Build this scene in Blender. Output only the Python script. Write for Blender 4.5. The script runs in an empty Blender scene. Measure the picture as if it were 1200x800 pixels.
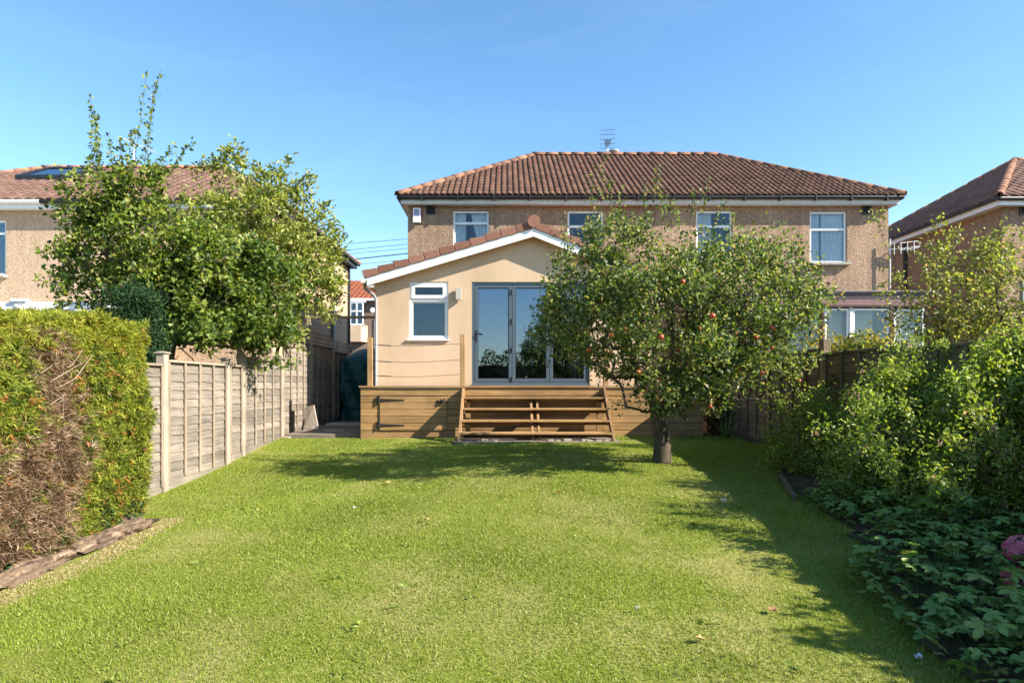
import bpy, math, random
import numpy as np
from mathutils import Vector, Matrix
random.seed(7); RNG = np.random.default_rng(11)
S = bpy.context.scene; COL = S.collection
F = 740.0; EYE = 1.0; VX, VY = 593.0, 452.0
# ------------------------------------------------------------------ camera, sky, sun, exposure
cd = bpy.data.cameras.new('camera'); cam = bpy.data.objects.new('camera', cd); COL.objects.link(cam)
cam.location = (0, 0, EYE); cam.rotation_euler = (math.pi/2, 0, 0)
cd.sensor_width = 36; cd.lens = F/1200*36; cd.shift_x = (600-VX)/1200; cd.shift_y = (VY-400)/1200
cd.clip_start = 0.05; cd.clip_end = 3000
S.camera = cam
SUN = Vector((-1.40, 0.52, -1.0)).normalized()
elev = math.asin(-SUN.z); azim = math.atan2(-SUN.x, -SUN.y)      # azimuth of the sun from +Y towards +X
W = bpy.data.worlds.new('World'); S.world = W; W.use_nodes = True
nt = W.node_tree; bg = nt.nodes['Background']
sky = nt.nodes.new('ShaderNodeTexSky'); sky.sky_type = 'NISHITA'; sky.sun_disc = False
sky.sun_elevation = elev; sky.sun_rotation = azim
sky.air_density = 1.0; sky.dust_density = 0.2; sky.ozone_density = 2.0; sky.altitude = 50
hsv = nt.nodes.new('ShaderNodeHueSaturation'); hsv.inputs['Saturation'].default_value = 1.16; hsv.inputs['Hue'].default_value = .496
nt.links.new(sky.outputs[0], hsv.inputs['Color']); 
tc = nt.nodes.new('ShaderNodeTexCoord'); mp = nt.nodes.new('ShaderNodeMapping'); mp.inputs['Scale'].default_value = (1.2, 1.2, 5); mp.inputs['Rotation'].default_value = (.35, .3, .5)
cn = nt.nodes.new('ShaderNodeTexNoise'); cn.inputs['Scale'].default_value = 2.4; cn.inputs['Detail'].default_value = 7; cn.inputs['Roughness'].default_value = .62; cn.inputs['Distortion'].default_value = .6
cr = nt.nodes.new('ShaderNodeMapRange'); cr.inputs[1].default_value = .5; cr.inputs[2].default_value = .9; cr.inputs[4].default_value = .04
cm = nt.nodes.new('ShaderNodeMix'); cm.data_type = 'RGBA'; cm.inputs[7].default_value = (6.5, 7.2, 8.0, 1)
nt.links.new(tc.outputs['Generated'], mp.inputs[0]); nt.links.new(mp.outputs[0], cn.inputs['Vector']); nt.links.new(cn.outputs['Fac'], cr.inputs[0]); nt.links.new(cr.outputs[0], cm.inputs[0])
nt.links.new(hsv.outputs[0], cm.inputs[6]); nt.links.new(cm.outputs[2], bg.inputs[0]); bg.inputs[1].default_value = 0.11
sl = bpy.data.lights.new('sun', 'SUN'); sl.energy = 5.0; sl.angle = math.radians(0.5); sl.color = (1, .93, .80)
so = bpy.data.objects.new('sun', sl); COL.objects.link(so); so.location = (30, -20, 30)
so.rotation_euler = SUN.to_track_quat('-Z', 'Y').to_euler()
S.view_settings.view_transform = 'Standard'; S.view_settings.look = 'None'
S.view_settings.exposure = 1.43; S.view_settings.gamma = 1
S.render.engine = 'CYCLES'; S.cycles.max_bounces = 8; S.cycles.transparent_max_bounces = 12

# ------------------------------------------------------------------ helpers
WL = {}                                                     # world location of every object built here
def wl(o): return WL[o.name] if o else Vector((0, 0, 0))
def tag(o, label=None, cat=None, group=None, kind=None):
    if label: o['label'] = label
    if cat: o['category'] = cat
    if group: o['group'] = group
    if kind: o['kind'] = kind
    return o
def thing(name, label, cat, loc, group=None):
    o = bpy.data.objects.new(name, None); COL.objects.link(o); o.empty_display_size = .2
    o.location = loc; WL[o.name] = Vector(loc)
    return tag(o, label, cat, group)
def link(name, me, parent, loc, rot=None, scale=None):
    o = bpy.data.objects.new(name, me); COL.objects.link(o)
    WL[o.name] = Vector(loc); o.parent = parent; o.location = Vector(loc) - wl(parent)
    if rot is not None: o.rotation_euler = rot
    if scale is not None: o.scale = scale
    return o
class MB:
    def __init__(s): s.v = []; s.f = []
    def add(s, vs, fs):
        n = len(s.v); s.v += [tuple(map(float, p)) for p in vs]; s.f += [tuple(i+n for i in f) for f in fs]; return s
    def hexa(s, p): return s.add(p, [(0,3,2,1),(4,5,6,7),(0,1,5,4),(1,2,6,5),(2,3,7,6),(3,0,4,7)])
    def box(s, x0, x1, y0, y1, z0, z1):
        return s.hexa([(x0,y0,z0),(x1,y0,z0),(x1,y1,z0),(x0,y1,z0),(x0,y0,z1),(x1,y0,z1),(x1,y1,z1),(x0,y1,z1)])
    def prism(s, poly, d):
        n = len(poly); d = Vector(d); a = [Vector(p) for p in poly]
        return s.add(a+[p+d for p in a], [tuple(range(n))[::-1], tuple(range(n, 2*n))]+[(i,(i+1)%n,(i+1)%n+n,i+n) for i in range(n)])
    def tube(s, pts, r, n=8, caps=True):
        pts = [Vector(p) for p in pts]; rs = r if isinstance(r, (list, tuple)) else [r]*len(pts); vs = []; fs = []
        for i, p in enumerate(pts):
            t = (pts[min(i+1, len(pts)-1)]-pts[max(i-1, 0)]).normalized()
            a = t.cross(Vector((0,0,1)) if abs(t.z) < .9 else Vector((1,0,0))).normalized(); b = t.cross(a)
            for k in range(n):
                q = 2*math.pi*k/n; vs.append(p+rs[i]*(math.cos(q)*a+math.sin(q)*b))
        for i in range(len(pts)-1):
            for k in range(n): fs.append((i*n+k, i*n+(k+1)%n, (i+1)*n+(k+1)%n, (i+1)*n+k))
        if caps: fs += [tuple(range(n)), tuple(range((len(pts)-1)*n, len(pts)*n))[::-1]]
        return s.add(vs, fs)
    def lathe(s, c, prof, n=12):
        c = Vector(c); vs = []; fs = []
        for (r, z) in prof:
            for k in range(n): q = 2*math.pi*k/n; vs.append(c+Vector((r*math.cos(q), r*math.sin(q), z)))
        for i in range(len(prof)-1):
            for k in range(n): fs.append((i*n+k, i*n+(k+1)%n, (i+1)*n+(k+1)%n, (i+1)*n+k))
        return s.add(vs, fs)
    def quad(s, a, b, c, d): return s.add([a,b,c,d], [(0,1,2,3)])
    def mesh(s, name, mat, centre):
        me = bpy.data.meshes.new(name); c = centre
        me.from_pydata([(x-c[0], y-c[1], z-c[2]) for x,y,z in s.v], [], s.f)
        me.materials.append(mat); me.validate(); return me
    def build(s, name, mat, parent=None, smooth=False, kind=None, bevel=0, label=None):
        xs = list(zip(*s.v)); c = Vector([(min(a)+max(a))/2 for a in xs])
        if parent is None: c.z = min(xs[2])
        me = s.mesh(name, mat, c)
        if smooth: me.polygons.foreach_set('use_smooth', [True]*len(me.polygons))
        o = link(name, me, parent, c)
        if bevel:
            m = o.modifiers.new('bevel', 'BEVEL'); m.width = bevel; m.segments = 2; m.limit_method = 'ANGLE'
        return tag(o, label, kind=kind)
def np_obj(name, V, Fc, mat, parent=None, col=None, smooth=False, kind=None, origin=None):
    V = np.asarray(V, np.float32); Fc = np.asarray(Fc, np.int32)
    if origin is None:
        origin = (V.min(0)+V.max(0))/2
        if parent is None: origin[2] = V[:,2].min()
    V = V - np.asarray(origin, np.float32)
    k = Fc.shape[1]; me = bpy.data.meshes.new(name)
    me.vertices.add(len(V)); me.vertices.foreach_set('co', V.ravel())
    me.loops.add(Fc.size); me.loops.foreach_set('vertex_index', Fc.ravel())
    me.polygons.add(len(Fc)); me.polygons.foreach_set('loop_start', np.arange(0, Fc.size, k, dtype=np.int32))
    if smooth: me.polygons.foreach_set('use_smooth', np.ones(len(Fc), bool))
    if col is not None:
        a = me.color_attributes.new('col', 'FLOAT_COLOR', 'POINT')
        a.data.foreach_set('color', np.concatenate([col, np.ones((len(col), 1))], 1).astype(np.float32).ravel())
    me.update(calc_edges=True); me.materials.append(mat)
    return tag(link(name, me, parent, Vector([float(x) for x in origin])), kind=kind)
def unit(a): return a/np.maximum(np.linalg.norm(a, axis=1, keepdims=True), 1e-9)
def rnd(n, s=1.0): return RNG.normal(0, s, (n, 3))

# ------------------------------------------------------------------ materials
def nodes(m): return m.node_tree.nodes, m.node_tree.links
def new_mat(name, rough=.7, spec=.3):
    m = bpy.data.materials.new(name); m.use_nodes = True; b = m.node_tree.nodes['Principled BSDF']
    b.inputs['Roughness'].default_value = rough; b.inputs['Specular IOR Level'].default_value = spec
    return m, b
def pos(m, scale=(1,1,1)):
    N, L = nodes(m); g = N.new('ShaderNodeNewGeometry'); mp = N.new('ShaderNodeMapping'); mp.inputs['Scale'].default_value = scale
    L.new(g.outputs['Position'], mp.inputs[0]); return mp.outputs[0]
def noise(m, vec, scale, detail=4, rough=.6):
    N, L = nodes(m); n = N.new('ShaderNodeTexNoise'); n.inputs['Scale'].default_value = scale
    n.inputs['Detail'].default_value = detail; n.inputs['Roughness'].default_value = rough; L.new(vec, n.inputs['Vector']); return n.outputs['Fac']
def ramp(m, fac, stops):
    N, L = nodes(m); r = N.new('ShaderNodeValToRGB'); e = r.color_ramp.elements
    while len(e) < len(stops): e.new(.5)
    for i, (p, c) in enumerate(stops): e[i].position = p; e[i].color = (*c, 1)
    L.new(fac, r.inputs[0]); return r.outputs[0]
def mix(m, fac, a, b, mode='MIX'):
    N, L = nodes(m); x = N.new('ShaderNodeMix'); x.data_type = 'RGBA'; x.blend_type = mode
    for s_, v in ((0, fac), (6, a), (7, b)):
        if isinstance(v, (int, float)): x.inputs[s_].default_value = v
        elif isinstance(v, tuple): x.inputs[s_].default_value = (*v, 1)
        else: L.new(v, x.inputs[s_])
    return x.outputs[2]
def bump(m, b, h, strength=.3, dist=.01):
    N, L = nodes(m); n = N.new('ShaderNodeBump'); n.inputs['Strength'].default_value = strength; n.inputs['Distance'].default_value = dist
    L.new(h, n.inputs['Height']); L.new(n.outputs[0], b.inputs['Normal'])
def objrand(m):
    N, L = nodes(m); return N.new('ShaderNodeObjectInfo').outputs['Random']
def plain(name, c, rough=.5, spec=.4, var=.12, metal=0, sc=9):
    m, b = new_mat(name, rough, spec); p = pos(m)
    f = noise(m, p, sc, 5)
    L = m.node_tree.links
    L.new(ramp(m, f, [(.3, tuple(x*(1-var) for x in c)), (.7, tuple(min(1, x*(1+var)) for x in c))]), b.inputs['Base Color'])
    b.inputs['Metallic'].default_value = metal
    return m
def wood(name, dark, light, stretch, rough=.75, tint=.25):
    """grain running along the axis whose stretch is small; every board gets its own tone"""
    m, b = new_mat(name, rough, .2); L = m.node_tree.links
    f = noise(m, pos(m, stretch), 14, 6, .65); g = noise(m, pos(m), 1.7, 3)
    c = ramp(m, f, [(.28, dark), (.52, tuple((x+y)/2 for x, y in zip(dark, light))), (.75, light)])
    c = mix(m, .75, c, ramp(m, g, [(.3, (.62,.62,.62)), (.7, (1.15,1.12,1.08))]), 'MULTIPLY')
    lo = 1-tint
    c = mix(m, 1.0, c, ramp(m, objrand(m), [(0, (lo, lo, lo*.97)), (1, (1.1, 1.08, 1.05))]), 'MULTIPLY')
    L.new(c, b.inputs['Base Color']); bump(m, b, f, .35, .004)
    return m
def render_wall(name, a, bcol, speck=None, bscale=60, bstr=.5, streaks=.25):
    m, b = new_mat(name, .9, .1); L = m.node_tree.links
    big = noise(m, pos(m, (1, 1, .55)), .9, 5, .6); f = noise(m, pos(m), bscale, 3, .7)
    c = ramp(m, big, [(.3, a), (.7, bcol)])
    if speck:
        N, _ = nodes(m); v = N.new('ShaderNodeTexVoronoi'); v.inputs['Scale'].default_value = 48; L.new(pos(m), v.inputs['Vector'])
        sep = N.new('ShaderNodeSeparateColor'); L.new(v.outputs['Color'], sep.inputs[0])
        st = ramp(m, sep.outputs[0], speck)
        c = mix(m, .62, c, st, 'MULTIPLY'); f = v.outputs['Distance']
    streak = noise(m, pos(m, (7, 7, .5)), 1.0, 3, .5)
    c = mix(m, streaks, c, ramp(m, streak, [(.35, (.6,.57,.52)), (.6, (1,1,1))]), 'MULTIPLY')
    L.new(c, b.inputs['Base Color']); bump(m, b, f, bstr, .012)
    return m
def leafy(name, trans=.35, rough=.45, spec=.35):
    m = bpy.data.materials.new(name); m.use_nodes = True; N, L = nodes(m); b = N['Principled BSDF']
    b.inputs['Roughness'].default_value = rough; b.inputs['Specular IOR Level'].default_value = spec
    a = N.new('ShaderNodeAttribute'); a.attribute_name = 'col'
    t = N.new('ShaderNodeBsdfTranslucent'); mx = N.new('ShaderNodeMixShader'); mx.inputs[0].default_value = trans
    c2 = mix(m, 1.0, a.outputs['Color'], (1.75, 1.75, .7), 'MULTIPLY')
    L.new(a.outputs['Color'], b.inputs['Base Color']); L.new(c2, t.inputs[0])
    L.new(b.outputs[0], mx.inputs[1]); L.new(t.outputs[0], mx.inputs[2]); L.new(mx.outputs[0], N['Material Output'].inputs[0])
    return m
def attr_mat(name, rough=.8, spec=.15, grain=30, amt=.5):
    m, b = new_mat(name, rough, spec); N, L = nodes(m)
    a = N.new('ShaderNodeAttribute'); a.attribute_name = 'col'; f = noise(m, pos(m), grain, 4)
    c = mix(m, amt, a.outputs['Color'], ramp(m, f, [(.3, (.55,.5,.48)), (.7, (1.25,1.2,1.15))]), 'MULTIPLY')
    L.new(c, b.inputs['Base Color']); return m
def glass_mat(name, refl=.75, tint=(.75,.85,.9)):
    m = bpy.data.materials.new(name); m.use_nodes = True; N, L = nodes(m); N.remove(N['Principled BSDF'])
    t = N.new('ShaderNodeBsdfTransparent'); t.inputs[0].default_value = (*tint, 1)
    g = N.new('ShaderNodeBsdfGlossy'); g.inputs['Roughness'].default_value = .0; g.inputs[0].default_value = (.8,.9,1,1)
    fr = N.new('ShaderNodeFresnel'); fr.inputs[0].default_value = refl; mx = N.new('ShaderNodeMixShader')
    nn = noise(m, pos(m), 2.2, 1); bp = N.new('ShaderNodeBump'); bp.inputs['Strength'].default_value = .02; bp.inputs['Distance'].default_value = .02
    L.new(nn, bp.inputs['Height']); L.new(bp.outputs[0], g.inputs['Normal'])
    L.new(fr.outputs[0], mx.inputs[0]); L.new(t.outputs[0], mx.inputs[1]); L.new(g.outputs[0], mx.inputs[2])
    L.new(mx.outputs[0], N['Material Output'].inputs[0]); return m

M = dict(
 white=plain('white_upvc', (.78,.78,.77), .35, .5, .05), grey_white=plain('weathered_white', (.60,.59,.55), .6, .3, .12),
 black=plain('black_plastic', (.018,.018,.02), .4, .4, .3), grey_pipe=plain('grey_pipe', (.20,.20,.20), .5, .4, .08),
 blue_grey=plain('blue_grey_aluminium', (.06,.088,.112), .38, .5, .06),
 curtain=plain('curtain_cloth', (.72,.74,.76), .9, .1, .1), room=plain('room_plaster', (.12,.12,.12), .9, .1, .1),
 blind=plain('blind_cloth', (.095,.15,.22), .9, .1, .08), maroon=plain('maroon_plastic', (.22,.03,.05), .4),
 steel=plain('steel', (.38,.38,.38), .35, .5, .1, 1), iron=plain('black_iron', (.02,.018,.018), .55, .4, .3),
 brown_upvc=plain('brown_upvc', (.10,.045,.045), .4, .4, .15), mauve=plain('mauve_fascia', (.20,.11,.105), .5, .3, .15), purple=plain('dark_fascia', (.055,.035,.045), .4, .4, .2),
 concrete=render_wall('concrete', (.30,.28,.24), (.40,.37,.32), bscale=40), paving=render_wall('paving', (.15,.125,.10), (.24,.20,.165), bscale=25),
 render=render_wall('peach_render', (.48,.345,.23), (.60,.44,.305), bscale=55, bstr=.4, streaks=.07),
 dash=render_wall('pebbledash', (.29,.20,.14), (.41,.285,.205), [(0,(.40,.36,.33)),(.3,(.78,.74,.70)),(.65,(1.0,.97,.93)),(.88,(1.3,1.26,1.2)),(1,(1.9,1.85,1.75))], bstr=.8, streaks=.45),
 dash_pale=render_wall('pale_pebbledash', (.46,.335,.235), (.54,.395,.28), [(0,(.45,.41,.38)),(.3,(.8,.77,.73)),(.65,(1.0,.98,.95)),(.88,(1.2,1.17,1.12)),(1,(1.6,1.55,1.5))], bstr=.8),
 deckx=wood('deck_timber', (.24,.138,.06), (.50,.315,.145), (.12, 2, 2.4)), deckz=wood('post_timber', (.25,.145,.065), (.50,.33,.16), (2.4, 2.4, .12)),
 stepx=wood('step_timber', (.20,.11,.052), (.47,.295,.15), (.12, 2, 2.4), tint=.4),
 fencey=wood('weathered_slat', (.15,.128,.108), (.335,.29,.245), (2, .12, 2.6), .85, .35), fencer=wood('brown_slat', (.135,.10,.068), (.28,.21,.145), (2, .12, 2.6), .85, .3),
 batten=wood('weathered_batten', (.235,.185,.14), (.40,.32,.245), (2.4, 2.4, .12), .85, .25), battenr=wood('brown_batten', (.12,.088,.06), (.25,.19,.13), (2.4, 2.4, .12), .85),
 fpost=wood('post_weathered', (.29,.245,.195), (.46,.40,.325), (2.4, 2.4, .15), .85, .12), fpostr=wood('post_brown', (.20,.15,.10), (.36,.285,.20), (2.4, 2.4, .15), .85, .2),
 bark=wood('bark', (.05,.038,.028), (.17,.135,.10), (2, 2, .5), .95, .1), log=wood('rotten_log', (.09,.055,.04), (.46,.33,.235), (2.5, .5, 2.5), .95, .6),
 twig=plain('twig_bark', (.12,.085,.055), .9, .1, .3), stem=plain('red_stem', (.16,.10,.05), .8, .1, .3),
 tile=attr_mat('roof_tile'), leaf=leafy('leaf', .42), grass=leafy('grass_blade', .3, .5, .3), gloss=leafy('glossy_leaf', .36, .45, .25),
 needle=leafy('conifer_spray', .3, .6, .2), dead=leafy('dead_twigs', .1, .9, .05),
 glass=glass_mat('window_glass', 1.5, (.93,.95,.95)), glass_door=glass_mat('door_glass', 2.35, (.40,.55,.70)),
 stone=render_wall('stone', (.33,.28,.22), (.46,.40,.33), bscale=18, bstr=.8),
)
def apple_mat():
    m, b = new_mat('apple_skin', .3, .5); f = noise(m, pos(m), 14, 3)
    c = mix(m, .6, ramp(m, f, [(.35, (.42,.03,.025)), (.7, (.50,.17,.05))]), ramp(m, objrand(m), [(0,(.42,.02,.02)),(.7,(.5,.08,.03)),(1,(.55,.33,.07))]))
    m.node_tree.links.new(c, b.inputs['Base Color']); return m
M['apple'] = apple_mat()
def tarp_mat():
    m, b = new_mat('teal_tarpaulin', .45, .4); f = noise(m, pos(m), 3, 5)
    m.node_tree.links.new(ramp(m, f, [(.3,(.008,.065,.065)),(.7,(.015,.11,.105))]), b.inputs['Base Color']); bump(m, b, noise(m, pos(m), 7, 4), .6, .03); return m
M['tarp'] = tarp_mat()

# ------------------------------------------------------------------ the ground
GL = ([-30,0,4,6.4,8.6,10.5,12,13,15,60],[-.72,-.63,-.57,-.51,-.45,-.31,-.15,-.05,-.02,0])
GC = ([-30,0,3,6,8.8,11,13,60],[-.80,-.63,-.49,-.22,-.05,-.015,-.02,0])
def ground(x, y):
    x = np.asarray(x, float); y = np.asarray(y, float); s = 0
    for d, w in ((-1,.2),(-.5,.2),(0,.2),(.5,.2),(1,.2)):
        a = np.interp(y+d, *GL); c = np.interp(y+d, *GC)
        t = np.clip((x+4.65)/5.2, 0, 1); t = t*t*(3-2*t)
        s = s + w*(a*(1-t)+c*t)
    return s + .015*np.sin(x*1.9+y*.7)*np.sin(y*1.3-x*.4)*np.clip((11.5-y)/4, 0, 1)
def gz(x, y): return float(ground(x, y))
def soil_mat():
    m, b = new_mat('earth', .95, .05); f = noise(m, pos(m), 6, 6, .7)
    m.node_tree.links.new(ramp(m, f, [(.3,(.05,.035,.02)),(.5,(.09,.065,.04)),(.75,(.13,.12,.05))]), b.inputs['Base Color']); bump(m, b, f, .8, .05); return m
def lawn_mat():
    m, b = new_mat('lawn_turf', .95, .05); N, L = nodes(m)
    f = noise(m, pos(m), 30, 6, .7); p = noise(m, pos(m, (1, .8, 1)), 1.1, 4, .6)
    c = ramp(m, f, [(.3,(.09,.13,.015)),(.5,(.18,.22,.03)),(.72,(.32,.31,.09))])
    c = mix(m, ramp(m, p, [(.45,(0,0,0)),(.7,(.7,.7,.7))]), c, (.40,.33,.14))
    L.new(c, b.inputs['Base Color']); bump(m, b, f, 1, .03); return m
M['soil'] = soil_mat(); M['lawn'] = lawn_mat()
def sheet(name, xs, ys, mat, dz, mask=None, kind='structure'):
    X, Y = np.meshgrid(xs, ys); Z = ground(X, Y)+dz; nx, ny = len(xs), len(ys)
    V = np.stack([X, Y, Z], -1).reshape(-1, 3)
    i, j = np.meshgrid(np.arange(nx-1), np.arange(ny-1)); a = (j*nx+i).ravel()
    Fc = np.stack([a, a+1, a+nx+1, a+nx], 1)
    if mask is not None:
        cx = V[Fc].mean(1); Fc = Fc[mask(cx[:,0], cx[:,1])]
    return np_obj(name, V, Fc, mat, kind=kind, smooth=True)
gx = np.arange(-5, 5.01, .25); gy = np.arange(-4, 14.01, .25)
xs = np.concatenate([[-900,-400,-150,-60,-30,-15,-8], gx, [8,15,30,60,150,400,900]])
ys = np.concatenate([[-900,-300,-100,-40,-20,-10], gy, [16,20,30,60,150,400,1500]])
sheet('ground', xs, ys, M['soil'], -.03)
RE = ([-4,2.6,3.28,4.38,5.6,6.9,8.5,10,12.4,14],[2.2,2.2,2.3,2.6,3.02,3.08,3.55,4.15,4.55,4.6])   # right edge of the lawn
def lawn_left(y): return np.where(y < 6.95, -3.72-.05*np.sin(y*2), -4.57)
def lawn_right(y): return np.interp(y, *RE)+.05*np.sin(y*3.1)
sheet('lawn', gx, gy, M['lawn'], 0, lambda x, y: (x > lawn_left(y)-.25) & (x < lawn_right(y)+.2) & (y < 13.1))
mb = MB(); mb.box(-4.55, -2.97, 13.02, 14.9, -.12, .012)
for k in range(5): mb.box(-4.55, -2.97, 14.93+k*.9, 15.8+k*.9, -.1, .05)
mb.build('path', M['paving'], kind='structure', bevel=.012)
mb = MB(); mb.box(-30, 40, 28, 44, -.1, .02); mb.build('road', plain('asphalt', (.05,.05,.05), .9, .2, .2), kind='structure')

def grass():
    n = 620000
    y = RNG.random(n*2)**1.5*12.2+.9; x = RNG.uniform(-4.65, 4.65, n*2)
    keep = (x > lawn_left(y)-.02) & (x < lawn_right(y)+.06) & (y < 12.95) & (np.abs(x) < y*.86+.6) & ~((x > -3.0)&(x<4.05)&(y>12.72)) & ~((x>-.95)&(x<2.1)&(y>11.35))
    x, y = x[keep][:n], y[keep][:n]; n = len(x); z = ground(x, y)
    fbm = np.sin(x*1.7+1.3*np.sin(y*1.1))*np.sin(y*1.45+1.1*np.sin(x*.9))+.5*np.sin(x*5.1+y*3.3)*np.sin(y*4.7-x*2.2)+.35*np.sin(x*11+3*np.sin(y*7))*np.sin(y*13+2*np.sin(x*9))
    dry = np.clip((fbm-.15)/1.1, 0, 1)
    bedl = np.clip(1-(x-lawn_left(y))/.55, 0, 1)*(y < 7.6)*(y > 3.2); dry = np.maximum(dry, bedl*.95*np.clip(1.2-np.abs(np.sin(y*2.3))*.8,0,1))
    worn = np.exp(-((x-.15)**2/.5+(y-6.6)**2/2.2)); dry = np.clip(dry+worn*.55, 0, 1)
    h = (.010+.017*RNG.random(n)**1.4)*(1-.35*dry)*(1+.35*np.clip(np.sin(x*2.3+y*1.7)*np.sin(y*2.9-x), 0, 1))
    edge = np.clip(1-(lawn_right(y)-x)/.45, 0, 1)*(y < 8); h = h*(1+1.1*edge*RNG.random(n)); h = h*.9
    a = RNG.uniform(0, 2*np.pi, n); lean = RNG.uniform(.1, 1.15, n)*h; b = RNG.uniform(0, 2*np.pi, n)
    w = (.0013+.0004*y)*RNG.uniform(.7, 1.4, n)
    base = np.stack([x, y, z-.004], 1); wd = np.stack([np.cos(a), np.sin(a), 0*a], 1)*w[:,None]
    ld = np.stack([np.cos(b)*lean, np.sin(b)*lean, h], 1)
    mid = base+ld*np.array([.42,.42,.6]); tip = base+ld
    V = np.stack([base-wd, base+wd, mid+wd*.7, tip, mid-wd*.7], 1).reshape(-1, 3)
    k = np.arange(n)*5
    Fc = np.concatenate([np.stack([k, k+1, k+2], 1), np.stack([k, k+2, k+4], 1), np.stack([k+4, k+2, k+3], 1)])
    g1 = np.array([.175,.225,.024]); g2 = np.array([.29,.315,.045]); st = np.array([.46,.39,.16]); dk = np.array([.12,.18,.018])
    t = RNG.random(n)[:,None]; c = g1*(1-t)+g2*t
    c = np.where((RNG.random(n) < .18)[:,None], dk, c)
    c = c*(1+.22*np.sin(x*1.1+2*np.sin(y*.55))*np.sin(y*.9-x*.6))[:,None]*np.where(fbm < -.45, .8, 1.)[:,None]
    isd = (RNG.random(n) < .11+.6*dry+.6*(bedl+.12*np.sin(y*9)*np.sin(y*23) > .52))[:,None]; c = np.where(isd, np.where((bedl > .45)[:,None], np.array([.47,.36,.21]), st)*RNG.uniform(.6, 1.15, (n,1)), c)
    cm = np.where(isd, c*.62+np.array([.24,.245,.045])*.38, c*.62+np.array([.225,.265,.032])*.38); c = np.where((bedl > .45)[:,None], c, cm*np.array([.90, .97, 1.0]))
    np_obj('grass', V, Fc, M['grass'], col=np.repeat(c, 5, 0), kind='stuff')
grass()

def weeds():
    n = 70; y = RNG.uniform(3.1, 11.5, n); x = RNG.uniform(-3.4, 2.6, n); k = RNG.integers(5, 10, n); i = np.repeat(np.arange(n), k); m = len(i)
    a = RNG.uniform(0, 6.28, m); r = RNG.uniform(.0, .05, m); px_ = x[i]+r*np.cos(a); py_ = y[i]+r*np.sin(a)
    P = np.stack([px_, py_, ground(px_, py_)+RNG.uniform(.012, .028, m)], 1); D = np.stack([np.cos(a), np.sin(a), RNG.uniform(-.1, .35, m)], 1); D /= np.linalg.norm(D, axis=1, keepdims=True)
    v, f, c = leaves_np(P, D, RNG.uniform(.022, .05, m), RNG.uniform(.007, .013, m), pick(m, [((.20,.27,.05),3),((.25,.31,.06),2),((.16,.23,.04),2)]), .15)
    np_obj('lawn_weeds', v, f, M['grass'], None, c, kind='stuff')
# ------------------------------------------------------------------ building helpers
def wall_open(mb, x0, x1, z0, z1, y, openings, rev=.14):
    """front wall in the plane y with real openings and reveals"""
    xs = sorted({x0, x1, *[o[0] for o in openings], *[o[1] for o in openings]}); zs = sorted({z0, z1, *[o[2] for o in openings], *[o[3] for o in openings]})
    for i in range(len(xs)-1):
        for j in range(len(zs)-1):
            cx, cz = (xs[i]+xs[i+1])/2, (zs[j]+zs[j+1])/2
            if any(o[0] < cx < o[1] and o[2] < cz < o[3] for o in openings): continue
            mb.quad((xs[i],y,zs[j]), (xs[i+1],y,zs[j]), (xs[i+1],y,zs[j+1]), (xs[i],y,zs[j+1]))
    for (a, b, c, d) in openings:
        mb.quad((a,y,c),(a,y,d),(a,y+rev,d),(a,y+rev,c)); mb.quad((b,y,c),(b,y+rev,c),(b,y+rev,d),(b,y,d))
        mb.quad((a,y,d),(b,y,d),(b,y+rev,d),(a,y+rev,d)); mb.quad((a,y,c),(a,y+rev,c),(b,y+rev,c),(b,y,c))
def frame_boxes(mb, x0, x1, z0, z1, y0, y1, w):
    mb.box(x0, x0+w, y0, y1, z0, z1); mb.box(x1-w, x1, y0, y1, z0, z1)
    mb.box(x0+w, x1-w, y0, y1, z0, z0+w); mb.box(x0+w, x1-w, y0, y1, z1-w, z1)
def curtain(parent, x0, x1, z0, z1, y, mat, folds=9, amp=.035, tie=None):
    n = folds*6; vs = []; fs = []; rows = 10
    for j in range(rows+1):
        t = j/rows; z = z1+(z0-z1)*t
        for i in range(n+1):
            u = i/n; x = x0+(x1-x0)*u
            if tie is not None: s = 1-.75*t**1.4; x = tie+(x-tie)*s if abs(x-tie) > 1e-6 else x
            vs.append((x, y+amp*math.sin(u*folds*2*math.pi+.6*math.sin(u*7)), z))
    for j in range(rows):
        for i in range(n): a = j*(n+1)+i; fs.append((a, a+1, a+n+2, a+n+1))
    return MB().add(vs, fs).build('curtain', mat, parent, smooth=True)
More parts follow.
